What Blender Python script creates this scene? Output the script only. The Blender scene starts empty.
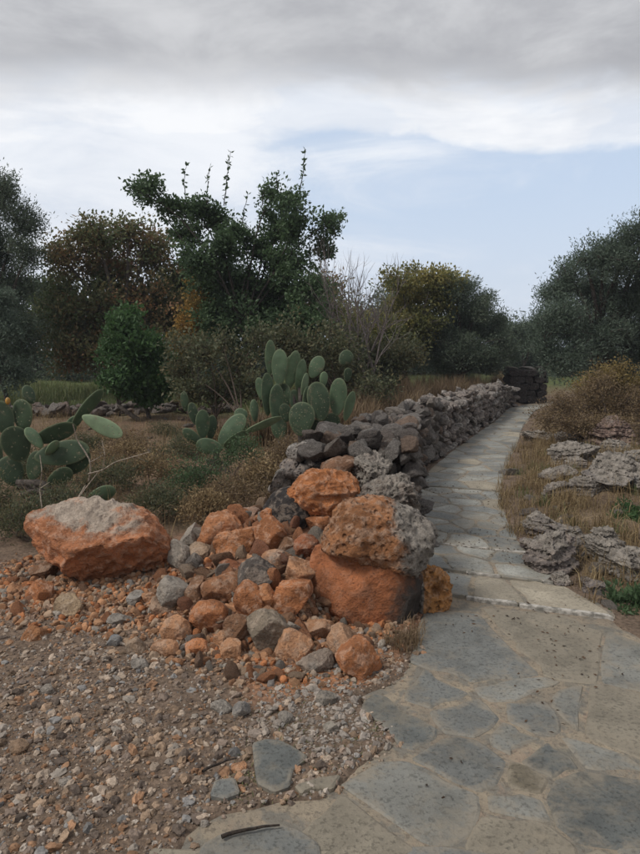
import bpy, bmesh, math, random
import numpy as np
from mathutils import Vector, Matrix, Euler

# ------------------------------------------------------------------ camera, sky, sun, exposure
scene = bpy.context.scene
C = scene.collection
EYE = np.array([0.0, 0.0, 1.6])
F, CX, CY = 657.0, 320.0, 427.0          # focal length and centre measured on the 640 x 854 photograph
PITCH = -math.atan(77.0 / F)
cam_d = bpy.data.cameras.new('camera')
cam = bpy.data.objects.new('camera', cam_d); C.objects.link(cam)
cam.location = EYE
cam.rotation_euler = (math.pi / 2 + PITCH, 0, 0)
cam_d.sensor_fit = 'VERTICAL'; cam_d.sensor_height = 36.0
cam_d.lens = F / 854.0 * 36.0
cam_d.clip_start = 0.05; cam_d.clip_end = 2000
scene.camera = cam

SUN_EL, SUN_AZ = math.radians(50), math.radians(-115)   # azimuth from +Y towards +X
world = bpy.data.worlds.new('World'); scene.world = world
world.use_nodes = True
wt = world.node_tree; wt.nodes.clear()
def wn(t, **k):
    n = wt.nodes.new(t)
    for a, b in k.items(): setattr(n, a, b)
    return n
def wl(a, b): wt.links.new(a, b)
def wmath(op, a, b=None, clamp=False):
    n = wn('ShaderNodeMath', operation=op); n.use_clamp = clamp
    for i, v in enumerate((a, b)):
        if v is None: continue
        if isinstance(v, (int, float)): n.inputs[i].default_value = v
        else: wl(v, n.inputs[i])
    return n.outputs[0]
def wsmooth(v, lo, hi):
    n = wn('ShaderNodeMapRange', interpolation_type='SMOOTHSTEP')
    wl(v, n.inputs['Value']); n.inputs['From Min'].default_value = lo; n.inputs['From Max'].default_value = hi
    return n.outputs['Result']
def wmix(f, a, b):
    n = wn('ShaderNodeMix', data_type='RGBA')
    if isinstance(f, (int, float)): n.inputs['Factor'].default_value = f
    else: wl(f, n.inputs['Factor'])
    for key, v in (('A', a), ('B', b)):
        s = [i for i in n.inputs if i.name == key and i.type == 'RGBA'][0]
        if isinstance(v, tuple): s.default_value = v + (1,)
        else: wl(v, s)
    return [o for o in n.outputs if o.type == 'RGBA'][0]
sky = wn('ShaderNodeTexSky', sky_type='NISHITA'); sky.sun_disc = False
sky.sun_elevation = SUN_EL; sky.sun_rotation = SUN_AZ; sky.air_density = 1.0; sky.dust_density = 2.0
tc = wn('ShaderNodeTexCoord'); sep = wn('ShaderNodeSeparateXYZ'); wl(tc.outputs['Generated'], sep.inputs[0])
dz = wmath('MAXIMUM', sep.outputs['Z'], 0.0)
dz = wmath('ADD', dz, 0.06)
pxn = wmath('DIVIDE', sep.outputs['X'], dz); pyn = wmath('DIVIDE', sep.outputs['Y'], dz)
comb = wn('ShaderNodeCombineXYZ'); wl(pxn, comb.inputs[0]); wl(pyn, comb.inputs[1])
def wnoise(scale, detail, rough, off=(0, 0, 0), stretch=(1, 1, 1), dist=0.0):
    m = wn('ShaderNodeMapping'); wl(comb.outputs[0], m.inputs['Vector'])
    m.inputs['Location'].default_value = off; m.inputs['Scale'].default_value = stretch
    n = wn('ShaderNodeTexNoise'); wl(m.outputs[0], n.inputs['Vector'])
    n.inputs['Scale'].default_value = scale; n.inputs['Detail'].default_value = detail
    n.inputs['Roughness'].default_value = rough; n.inputs['Distortion'].default_value = dist
    return n.outputs['Fac']
# a cloud ceiling at constant height (plane coordinates) with lumps of its own thickness (direction coordinates)
def dnoise(scale, detail, rough, off, zs=3.0, dist=0.0):
    m = wn('ShaderNodeMapping'); wl(tc.outputs['Generated'], m.inputs['Vector'])
    m.inputs['Location'].default_value = off; m.inputs['Scale'].default_value = (1, 1, zs)
    n = wn('ShaderNodeTexNoise'); wl(m.outputs[0], n.inputs['Vector'])
    n.inputs['Scale'].default_value = scale; n.inputs['Detail'].default_value = detail
    n.inputs['Roughness'].default_value = rough; n.inputs['Distortion'].default_value = dist
    return n.outputs['Fac']
n_edge = wnoise(0.9, 4, 0.5, (3.1, 1.7, 0), (0.7, 1, 1))
n_fine = wnoise(2.6, 5, 0.55, (7.3, 2.2, 0), (0.5, 1, 1), 0.3)
n_big = wnoise(0.8, 4, 0.55, (1.2, 5.1, 0), (0.8, 1.3, 1))
d_lump = dnoise(4.5, 7, 0.62, (2.3, 1.1, 0.4), 2.6, 0.3)
d_wisp = dnoise(3.4, 8, 0.62, (5.2, 3.3, 1.9), 3.6, 0.7)
d_soft = dnoise(1.9, 5, 0.55, (0.7, 6.1, 2.2), 3.0, 0.2)
edge = wmath('ADD', wmath('MULTIPLY', n_edge, 0.30), wmath('MULTIPLY', d_lump, 0.55))
e_pos = wmath('SUBTRACT', pyn, edge)
deck = wmath('SUBTRACT', 1.0, wsmooth(e_pos, 1.64, 2.06))
white_band = wmath('SUBTRACT', 1.0, wsmooth(wmath('SUBTRACT', e_pos, wmath('MULTIPLY', n_fine, 0.25)), 2.10, 2.26))
left = wmath('MULTIPLY', sep.outputs['X'], 0.42)
cir = wsmooth(wmath('SUBTRACT', wmath('ADD', wmath('MULTIPLY', d_wisp, 0.6), wmath('MULTIPLY', d_soft, 0.5)), left), 0.42, 0.70)
white = wmath('MAXIMUM', wmath('MULTIPLY', white_band, wsmooth(d_lump, 0.22, 0.52)), wmath('MULTIPLY', cir, 0.85))
white = wmath('MAXIMUM', white, wmath('MULTIPLY', white_band, 0.8))
low = wsmooth(sep.outputs['Z'], 0.26, 0.02)
skyc = wmix(0.8, sky.outputs[0], (4.0, 4.7, 5.75))
whitec = wmix(wsmooth(d_wisp, 0.3, 0.65), (5.0, 5.25, 5.7), (6.2, 6.3, 6.5))
c1 = wmix(white, skyc, whitec)
c2 = wmix(wmath('MULTIPLY', low, 0.72), c1, (4.4, 4.8, 5.5))
deckf = wmath('ADD', wmath('MULTIPLY', n_big, 0.45), wmath('MULTIPLY', d_lump, 0.55))
deckc = wmix(wsmooth(deckf, 0.36, 0.64), (2.75, 2.8, 3.0), (4.3, 4.35, 4.5))
c3 = wmix(deck, c2, deckc)
bg = wn('ShaderNodeBackground'); bg.inputs['Strength'].default_value = 0.10
wl(c3, bg.inputs['Color'])
wo = wn('ShaderNodeOutputWorld'); wl(bg.outputs[0], wo.inputs['Surface'])

sun_d = bpy.data.lights.new('sun', 'SUN'); sun_d.energy = 1.5; sun_d.angle = math.radians(16); sun_d.color = (1.0, 0.96, 0.9)
sun = bpy.data.objects.new('sun', sun_d); C.objects.link(sun)
sd = Vector((math.sin(SUN_AZ) * math.cos(SUN_EL), math.cos(SUN_AZ) * math.cos(SUN_EL), math.sin(SUN_EL)))
sun.rotation_euler = (-sd).to_track_quat('-Z', 'Y').to_euler()
sun.location = (0, 0, 30)

scene.view_settings.view_transform = 'Standard'; scene.view_settings.look = 'None'
scene.view_settings.exposure = 0.64; scene.view_settings.gamma = 1.0
scene.view_settings.use_curve_mapping = False
scene.render.engine = 'CYCLES'
scene.cycles.use_denoising = True
scene.cycles.max_bounces = 6; scene.cycles.transparent_max_bounces = 6

# ------------------------------------------------------------------ helpers
def ray(px, py):
    u, v = (px - CX) / F, (CY - py) / F
    return np.array([u, math.cos(PITCH) - v * math.sin(PITCH), math.sin(PITCH) + v * math.cos(PITCH)])
def PT(px, py, y):
    """point at distance y (metres ahead) seen at photo position px, py"""
    d = ray(px, py); return EYE + d * (y / d[1])
def GP(px, py, z=0.0):
    """point of the level z seen at photo position px, py"""
    d = ray(px, py); return EYE + d * ((z - EYE[2]) / d[2])
def PXS(y): return y / F      # metres per photo pixel at distance y

def _hash(ix, iy, iz, seed):
    h = (ix * 374761393 + iy * 668265263 + iz * 2147483647 + seed * 1274126177) & 0xFFFFFFFF
    h = ((h ^ (h >> 13)) * 1274126177) & 0xFFFFFFFF
    h = ((h ^ (h >> 15)) * 2246822519) & 0xFFFFFFFF
    return ((h ^ (h >> 16)) & 0xFFFFFF) / float(0xFFFFFF)
def vnoise(p, seed=0):
    p = np.asarray(p, float); i = np.floor(p).astype(np.int64); f = p - i
    f = f * f * f * (f * (f * 6 - 15) + 10)
    r = np.zeros(len(p))
    for dx in (0, 1):
        wx = f[:, 0] if dx else 1 - f[:, 0]
        for dy in (0, 1):
            wy = f[:, 1] if dy else 1 - f[:, 1]
            for dzz in (0, 1):
                wz = f[:, 2] if dzz else 1 - f[:, 2]
                r += wx * wy * wz * _hash(i[:, 0] + dx, i[:, 1] + dy, i[:, 2] + dzz, seed)
    return r * 2 - 1
def fbm(p, oct=4, seed=0, gain=0.5):
    p = np.asarray(p, float); r = np.zeros(len(p)); a = 1.0; s = 0
    for o in range(oct):
        r += a * vnoise(p * (2.03 ** o) + o * 17.3, seed + o); s += a; a *= gain
    return r / s
def sstep(a, b, x):
    t = np.clip((x - a) / (b - a), 0, 1); return t * t * (3 - 2 * t)

def mesh_np(name, V, T, smooth=False, col=None, fattr=None):
    """triangle mesh from arrays; col = per-vertex rgb, fattr = dict of per-vertex floats"""
    V = np.asarray(V, np.float32); T = np.asarray(T, np.int32)
    me = bpy.data.meshes.new(name)
    me.vertices.add(len(V)); me.vertices.foreach_set('co', V.ravel())
    me.loops.add(T.size); me.loops.foreach_set('vertex_index', T.ravel())
    me.polygons.add(len(T))
    me.polygons.foreach_set('loop_start', np.arange(0, T.size, 3, dtype=np.int32))
    me.polygons.foreach_set('loop_total', np.full(len(T), 3, np.int32))
    me.polygons.foreach_set('use_smooth', np.full(len(T), smooth, bool))
    me.update(calc_edges=True)
    if col is not None:
        a = me.color_attributes.new('col', 'FLOAT_COLOR', 'POINT')
        c4 = np.ones((len(V), 4), np.float32); c4[:, :3] = col; a.data.foreach_set('color', c4.ravel())
    for k, v in (fattr or {}).items():
        a = me.attributes.new(k, 'FLOAT', 'POINT'); a.data.foreach_set('value', np.asarray(v, np.float32))
    me.validate()
    return me
def link(name, me, mat=None, parent=None, loc=None, rot=None, color=None):
    o = bpy.data.objects.new(name, me); C.objects.link(o)
    if mat is not None and me is not None and not me.materials: me.materials.append(mat)
    if parent is not None: o.parent = parent
    if loc is not None: o.location = [float(a) for a in loc]
    if rot is not None: o.rotation_euler = [float(a) for a in rot]
    if color is not None: o.color = (color[0], color[1], color[2], 1)
    return o
def tag(o, label=None, cat=None, group=None, kind=None):
    if label: o['label'] = label
    if cat: o['category'] = cat
    if group: o['group'] = group
    if kind: o['kind'] = kind
    return o
def empty(name, loc, label, cat, group=None):
    o = bpy.data.objects.new(name, None); C.objects.link(o); o.location = [float(a) for a in loc]
    o.empty_display_size = 0.1
    return tag(o, label, cat, group)

_ico = {}
def ico(sub):
    if sub not in _ico:
        bm = bmesh.new(); bmesh.ops.create_icosphere(bm, subdivisions=sub, radius=1.0)
        bm.verts.ensure_lookup_table()
        V = np.array([v.co[:] for v in bm.verts]); T = np.array([[v.index for v in f.verts] for f in bm.faces])
        bm.free(); _ico[sub] = (V, T)
    return _ico[sub]

# ------------------------------------------------------------------ materials
def newmat(name):
    m = bpy.data.materials.new(name); m.use_nodes = True
    nt = m.node_tree; nt.nodes.clear()
    out = nt.nodes.new('ShaderNodeOutputMaterial'); b = nt.nodes.new('ShaderNodeBsdfPrincipled')
    nt.links.new(b.outputs[0], out.inputs['Surface'])
    b.inputs['Roughness'].default_value = 0.9
    b.inputs['Specular IOR Level'].default_value = 0.25
    return m, nt, b, out
class N:
    def __init__(s, nt): s.nt = nt
    def node(s, t, **k):
        n = s.nt.nodes.new(t)
        for a, b in k.items(): setattr(n, a, b)
        return n
    def l(s, a, b): s.nt.links.new(a, b)
    def put(s, sock, v):
        if isinstance(v, (int, float)): sock.default_value = v
        elif isinstance(v, tuple): sock.default_value = v + (1,) if len(v) == 3 and sock.type == 'RGBA' else v
        else: s.l(v, sock)
    def noise(s, vec, scale, detail=4, rough=0.55, dist=0.0):
        n = s.node('ShaderNodeTexNoise'); s.l(vec, n.inputs['Vector'])
        n.inputs['Scale'].default_value = scale; n.inputs['Detail'].default_value = detail
        n.inputs['Roughness'].default_value = rough; n.inputs['Distortion'].default_value = dist
        return n.outputs['Fac']
    def voro(s, vec, scale, feature='F1', rnd=1.0):
        n = s.node('ShaderNodeTexVoronoi', feature=feature); s.l(vec, n.inputs['Vector'])
        n.inputs['Scale'].default_value = scale; n.inputs['Randomness'].default_value = rnd
        return n.outputs['Distance']
    def step(s, v, lo, hi):
        n = s.node('ShaderNodeMapRange', interpolation_type='SMOOTHSTEP'); s.l(v, n.inputs['Value'])
        n.inputs['From Min'].default_value = lo; n.inputs['From Max'].default_value = hi
        return n.outputs['Result']
    def math(s, op, a, b=None, clamp=False):
        n = s.node('ShaderNodeMath', operation=op); n.use_clamp = clamp
        s.put(n.inputs[0], a)
        if b is not None: s.put(n.inputs[1], b)
        return n.outputs[0]
    def mix(s, f, a, b, blend='MIX'):
        n = s.node('ShaderNodeMix', data_type='RGBA', blend_type=blend); s.put(n.inputs['Factor'], f)
        ia = [i for i in n.inputs if i.name == 'A' and i.type == 'RGBA'][0]
        ib = [i for i in n.inputs if i.name == 'B' and i.type == 'RGBA'][0]
        s.put(ia, a); s.put(ib, b)
        return [o for o in n.outputs if o.type == 'RGBA'][0]
    def scale(s, col, f):
        n = s.node('ShaderNodeVectorMath', operation='SCALE'); s.put(n.inputs[0], col); s.put(n.inputs['Scale'], f)
        return n.outputs[0]
    def bump(s, h, strength, dist, prev=None):
        n = s.node('ShaderNodeBump'); s.l(h, n.inputs['Height'])
        n.inputs['Strength'].default_value = strength; n.inputs['Distance'].default_value = dist
        if prev is not None: s.l(prev, n.inputs['Normal'])
        return n.outputs[0]
    def objvec(s):
        tc = s.node('ShaderNodeTexCoord'); oi = s.node('ShaderNodeObjectInfo')
        c = s.node('ShaderNodeVectorMath', operation='SCALE'); c.inputs[0].default_value = (37.1, 51.7, 23.3)
        s.l(oi.outputs['Random'], c.inputs['Scale'])
        a = s.node('ShaderNodeVectorMath', operation='ADD'); s.l(tc.outputs['Object'], a.inputs[0]); s.l(c.outputs[0], a.inputs[1])
        return a.outputs[0], oi
    def pos(s): return s.node('ShaderNodeNewGeometry').outputs['Position']
    def attr(s, name, out='Fac'):
        n = s.node('ShaderNodeAttribute', attribute_name=name); return n.outputs[out]

def stone_mat(name, pitted=0.0, sc=1.0, dark=0.5, mott=1.0, lichen=(0.36, 0.32, 0.275)):
    """limestone: object colour as the stone's own hue, attribute 'weather' = old grey skin instead of a fresh break"""
    m, nt, b, out = newmat(name); n = N(nt)
    v, oi = n.objvec()
    big = n.noise(v, 4.5 * sc, 5, 0.6, 0.3); mid = n.noise(v, 17 * sc, 5, 0.62); fine = n.noise(v, 75 * sc, 4, 0.65)
    base = oi.outputs['Color']
    c = n.mix(n.step(big, 0.36, 0.66), n.scale(base, 0.62), n.scale(base, 1.18))
    pale = n.mix(0.55, n.scale(base, 1.35), (0.42, 0.34, 0.27))
    c = n.mix(n.math('MULTIPLY', n.step(mid, 0.48, 0.62), 0.7 * mott), c, pale)
    st = n.noise(v, 7 * sc, 6, 0.7, 1.6)
    c = n.mix(n.math('MULTIPLY', n.step(st, 0.56, 0.66), 0.55 * mott), c, n.mix(0.5, n.scale(base, 1.5), (0.40, 0.30, 0.22)))
    # grey crust
    w = n.attr('weather')
    wn_ = n.math('ADD', w, n.math('MULTIPLY', n.math('SUBTRACT', n.noise(v, 6 * sc, 7, 0.68, 0.6), 0.5), 1.7))
    wf = n.step(wn_, 0.32, 0.74)
    crust = n.mix(n.step(n.noise(v, 13 * sc, 7, 0.72), 0.36, 0.66), tuple(dark * a for a in lichen), lichen)
    c = n.mix(wf, c, crust)
    # iron streaks and near-black colour in the low spots of the fine noise
    c = n.mix(n.math('MULTIPLY', n.step(n.noise(v, 12 * sc, 6, 0.7, 0.8), 0.60, 0.74), 0.65), c, n.scale(base, 0.32))
    c = n.mix(n.math('MULTIPLY', n.step(fine, 0.46, 0.34), 0.5), c, (0.05, 0.04, 0.036))
    c = n.mix(n.step(n.math('ADD', n.attr('soot'), n.math('SUBTRACT', mid, 0.5)), 0.1, 0.95), c, (0.05, 0.042, 0.036))  # blend to near black where the attribute is high
    n.l(c, b.inputs['Base Color'])
    h = n.math('ADD', n.math('MULTIPLY', mid, 0.6), n.math('MULTIPLY', fine, 0.35))
    if pitted:
        pv = n.voro(v, 22 * sc); pit = n.step(pv, 0.05, 0.42)
        h = n.math('ADD', h, n.math('MULTIPLY', pit, pitted))
    bn = n.bump(n.math('ADD', h, n.math('MULTIPLY', st, 0.5)), 1.0, 0.04 / sc)
    n.l(bn, b.inputs['Normal'])
    b.inputs['Roughness'].default_value = 0.92
    return m
M = {}
M['stone'] = stone_mat('stone')
M['pitted'] = stone_mat('pitted_limestone', pitted=0.8)
M['boulder'] = stone_mat('boulder_stone', dark=0.62, lichen=(0.50, 0.41, 0.33))
M['wall'] = stone_mat('wall_limestone', pitted=0.8, sc=1.3, dark=0.28, lichen=(0.44, 0.40, 0.36))
M['smooth'] = stone_mat('smooth_orange_stone', mott=0.3)
M['small_stone'] = stone_mat('rubble_stone', sc=2.0)

def attr_mat(name, noise_scale=30, amp=(0.7, 1.25), bump=0.5, bdist=0.01, rough=0.95):
    m, nt, b, out = newmat(name); n = N(nt)
    p = n.pos()
    f = n.noise(p, noise_scale, 6, 0.65); g = n.noise(p, noise_scale * 0.12, 4, 0.6)
    c = n.attr('col', 'Color')
    c = n.mix(n.step(f, 0.3, 0.7), n.scale(c, amp[0]), n.scale(c, amp[1]))
    c = n.mix(n.step(g, 0.35, 0.65), n.scale(c, 0.85), n.scale(c, 1.12))
    n.l(c, b.inputs['Base Color']); b.inputs['Roughness'].default_value = rough
    n.l(n.bump(f, bump, bdist), b.inputs['Normal'])
    return m
M['ground'] = attr_mat('ground_soil', 38, (0.55, 1.35), 0.9, 0.02)
M['gravel'] = attr_mat('gravel', 160, (0.75, 1.2), 0.5, 0.004)

# flagstone: grey-green slate-like stone with dark blotches
m, nt, b, out = newmat('flagstone'); n = N(nt); v, oi = n.objvec()
base = oi.outputs['Color']
f1 = n.noise(v, 5, 5, 0.6, 0.4); f2 = n.noise(v, 62, 5, 0.62); f3 = n.noise(v, 140, 3, 0.6)
c = n.mix(n.step(f1, 0.35, 0.68), n.scale(base, 0.8), n.scale(base, 1.15))
c = n.mix(n.math('MULTIPLY', n.step(f2, 0.51, 0.62), 0.6), c, n.scale(base, 0.36))
c = n.mix(n.math('MULTIPLY', n.step(n.noise(v, 3.2, 6, 0.7), 0.52, 0.68), 0.5), c, (0.29, 0.245, 0.18))
c = n.mix(n.math('MULTIPLY', n.step(f3, 0.55, 0.7), 0.3), c, n.scale(base, 1.5))
rimf = n.step(n.math('ADD', n.attr('rim'), n.math('MULTIPLY', n.math('SUBTRACT', n.noise(v, 11, 6, 0.7, 0.5), 0.5), 1.6)), 0.75, 1.15)
c = n.mix(n.math('MULTIPLY', rimf, 0.6), c, (0.25, 0.215, 0.165))
pp = n.pos()
du = n.math('ADD', n.math('MULTIPLY', n.noise(pp, 2.1, 6, 0.65, 0.4), 0.6), n.math('MULTIPLY', n.noise(pp, 13, 6, 0.7), 0.4))
c = n.mix(n.math('MULTIPLY', n.step(du, 0.47, 0.62), 0.5), c, (0.225, 0.195, 0.148))
c = n.mix(n.math('MULTIPLY', n.step(n.noise(pp, 30, 5, 0.7), 0.58, 0.68), 0.5), c, (0.075, 0.07, 0.06))
n.l(c, b.inputs['Base Color'])
b.inputs['Roughness'].default_value = 0.62
n.l(n.bump(n.math('ADD', n.math('MULTIPLY', f2, 0.5), n.math('MULTIPLY', f1, 0.8)), 0.6, 0.012), b.inputs['Normal'])
M['flag'] = m
m, nt, b, out = newmat('path_mortar'); n = N(nt); p = n.pos()
f1 = n.noise(p, 3, 5, 0.6); f2 = n.noise(p, 40, 6, 0.7); f3 = n.noise(p, 9, 5, 0.6, 0.5)
c = n.mix(n.step(f1, 0.3, 0.7), (0.23, 0.19, 0.145), (0.33, 0.275, 0.20))
c = n.mix(n.math('MULTIPLY', n.step(f3, 0.48, 0.6), 0.75), c, (0.165, 0.158, 0.138))
c = n.mix(n.math('MULTIPLY', n.step(n.noise(p, 6, 5, 0.65, 0.8), 0.55, 0.65), 0.6), c, (0.30, 0.22, 0.16))
c = n.mix(n.math('MULTIPLY', n.step(f2, 0.50, 0.62), 0.65), c, (0.12, 0.10, 0.078))
c = n.mix(n.math('MULTIPLY', n.step(n.noise(p, 2.6, 6, 0.65), 0.5, 0.62), 0.6), c, (0.15, 0.145, 0.125))
n.l(c, b.inputs['Base Color']); n.l(n.bump(f2, 0.8, 0.015), b.inputs['Normal'])
M['mortar'] = m
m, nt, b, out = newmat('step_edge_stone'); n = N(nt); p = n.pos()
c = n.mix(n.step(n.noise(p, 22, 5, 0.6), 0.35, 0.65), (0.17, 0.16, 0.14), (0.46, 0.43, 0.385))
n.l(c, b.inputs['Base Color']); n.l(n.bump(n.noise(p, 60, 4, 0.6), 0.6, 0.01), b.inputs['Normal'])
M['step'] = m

def leaf_mat(name, cols, transl=0.38, rough=0.5):
    m, nt, b, out = newmat(name); n = N(nt)
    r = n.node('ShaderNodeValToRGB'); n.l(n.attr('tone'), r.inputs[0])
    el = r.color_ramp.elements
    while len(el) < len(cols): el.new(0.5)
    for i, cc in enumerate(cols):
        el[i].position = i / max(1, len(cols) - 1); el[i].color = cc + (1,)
    n.l(r.outputs[0], b.inputs['Base Color']); b.inputs['Roughness'].default_value = rough
    t = n.node('ShaderNodeBsdfTranslucent'); n.l(r.outputs[0], t.inputs['Color'])
    mx = n.node('ShaderNodeMixShader'); mx.inputs[0].default_value = transl
    n.l(b.outputs[0], mx.inputs[1]); n.l(t.outputs[0], mx.inputs[2]); n.l(mx.outputs[0], out.inputs['Surface'])
    return m
M['olive'] = leaf_mat('olive_leaf', [(0.070, 0.101, 0.074), (0.121, 0.161, 0.116), (0.202, 0.253, 0.202)])
M['olive_dark'] = leaf_mat('olive_leaf_dark', [(0.068, 0.096, 0.068), (0.114, 0.149, 0.102), (0.193, 0.227, 0.158)])
M['autumn'] = leaf_mat('autumn_leaf', [(0.098, 0.132, 0.057), (0.167, 0.172, 0.081), (0.241, 0.172, 0.086), (0.310, 0.161, 0.086)])
M['dark_green'] = leaf_mat('dark_green_leaf', [(0.055, 0.09, 0.046), (0.08, 0.13, 0.062), (0.12, 0.185, 0.085)])
M['bush_green'] = leaf_mat('bush_leaf', [(0.039, 0.077, 0.028), (0.061, 0.121, 0.044), (0.099, 0.176, 0.066)])
M['yellow'] = leaf_mat('yellow_leaf', [(0.085, 0.105, 0.045), (0.17, 0.175, 0.065), (0.33, 0.28, 0.09)])
M['orange_leaf'] = leaf_mat('orange_leaf', [(0.130, 0.122, 0.043), (0.288, 0.202, 0.058), (0.475, 0.274, 0.086)])
M['bramble'] = leaf_mat('bramble_leaf', [(0.061, 0.078, 0.047), (0.108, 0.119, 0.065), (0.194, 0.162, 0.086)])
M['brown_leaf'] = leaf_mat('brown_leaf', [(0.124, 0.088, 0.056), (0.211, 0.150, 0.088), (0.299, 0.229, 0.124)])
M['yellow_brown'] = leaf_mat('yellow_brown_leaf', [(0.13, 0.10, 0.05), (0.24, 0.18, 0.07), (0.36, 0.27, 0.09)])
M['straw'] = leaf_mat('straw', [(0.115, 0.081, 0.046), (0.241, 0.172, 0.092), (0.391, 0.299, 0.161)], 0.2, 0.8)
M['red_straw'] = leaf_mat('red_straw', [(0.12, 0.085, 0.055), (0.20, 0.14, 0.085), (0.29, 0.215, 0.125)], 0.2, 0.8)
M['grass'] = leaf_mat('green_grass', [(0.07, 0.10, 0.035), (0.12, 0.145, 0.055), (0.22, 0.20, 0.10)], 0.25, 0.6)
M['litter'] = leaf_mat('leaf_litter', [(0.03, 0.022, 0.016), (0.07, 0.045, 0.03), (0.12, 0.07, 0.04)], 0.1, 0.8)
def bark_mat(name, a, bcol, sc=20):
    m, nt, b, out = newmat(name); n = N(nt); p = n.pos()
    f = n.noise(p, sc, 5, 0.65)
    n.l(n.mix(n.step(f, 0.35, 0.65), a, bcol), b.inputs['Base Color']); n.l(n.bump(f, 0.7, 0.02), b.inputs['Normal'])
    return m
M['bark'] = bark_mat('bark', (0.05, 0.042, 0.036), (0.12, 0.10, 0.085))
M['twig'] = bark_mat('twig', (0.055, 0.04, 0.032), (0.11, 0.082, 0.064), 40)
M['dark_bark'] = bark_mat('dark_bark', (0.03, 0.026, 0.022), (0.07, 0.058, 0.048))
M['purple_twig'] = bark_mat('purple_twig', (0.06, 0.048, 0.046), (0.13, 0.105, 0.10), 40)
M['grey_twig'] = bark_mat('grey_twig', (0.12, 0.10, 0.095), (0.22, 0.185, 0.175), 40)
M['dead_twig'] = bark_mat('dead_twig', (0.20, 0.165, 0.13), (0.42, 0.36, 0.29), 60)
M['dark_stick'] = bark_mat('dark_stick', (0.025, 0.02, 0.017), (0.06, 0.045, 0.035), 60)
# prickly pear
m, nt, b, out = newmat('cactus_pad'); n = N(nt); v, oi = n.objvec()
base = oi.outputs['Color']
f = n.noise(v, 9, 4, 0.6)
c = n.mix(n.step(f, 0.3, 0.7), n.scale(base, 0.8), n.scale(base, 1.15))
d = n.voro(v, 24, rnd=0.75)
c = n.mix(n.math('MULTIPLY', n.step(d, 0.22, 0.12), 0.7), c, (0.22, 0.21, 0.13))
c = n.mix(n.math('MULTIPLY', n.step(n.noise(v, 11, 6, 0.75, 0.6), 0.56, 0.68), 0.7), c, (0.17, 0.14, 0.09))
c = n.mix(n.attr('rim'), c, n.mix(0.5, n.scale(base, 1.6), (0.26, 0.27, 0.15)))
n.l(c, b.inputs['Base Color']); b.inputs['Roughness'].default_value = 0.55
n.l(n.bump(n.step(d, 0.0, 0.2), 0.5, 0.01), b.inputs['Normal'])
M['cactus'] = m

# ------------------------------------------------------------------ lie of the land
_Ly = np.array([-4.0, 1.2, 2.04, 2.13, 2.19, 2.40, 2.58, 2.80, 2.92, 3.00, 3.09, 3.30, 3.62, 4.2, 5.0, 6.18, 7.5, 8.76, 10.3, 12.8, 15.0, 18.1, 20, 22, 40])
_Lx = np.array([-0.9, -0.62, -0.48, -0.36, -0.03, 0.14, 0.30, 0.17, 0.12, 0.27, 0.37, 0.45, 0.55, 0.70, 0.84, 0.99, 1.12, 1.47, 2.07, 3.10, 4.04, 5.20, 6.5, 9.0, 40])
_Ry = np.array([-4.0, 1.5, 3.0, 3.62, 4.15, 4.78, 5.39, 6.18, 7.25, 8.76, 11.06, 14.0, 17.5, 20, 22, 40])
_Rx = np.array([2.6, 2.35, 1.98, 1.80, 1.71, 1.63, 1.68, 1.81, 2.04, 2.53, 3.37, 4.37, 5.75, 7.2, 10.2, 42])
def xL(y): return np.interp(y, _Ly, _Lx)
def xR(y): return np.interp(y, _Ry, _Rx)
STEPS = [3.97, 4.50, 5.20, 7.65]
RISES = {3.97: 0.020, 4.50: 0.018, 5.20: 0.008, 7.65: 0.008}
def qof(x, y): return y + 0.4 * (x - 1.2)
def pz(q):
    """path level: low risers, treads falling back gently behind each"""
    q = np.asarray(q, float); z = np.zeros_like(q)
    for i, s in enumerate(STEPS):
        nxt = STEPS[i + 1] if i + 1 < len(STEPS) else s + 3
        ins = (q >= s) & (q < nxt)
        z = np.where(ins, RISES[s] * (1 - 0.9 * (q - s) / (nxt - s)), z)
    return z
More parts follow.
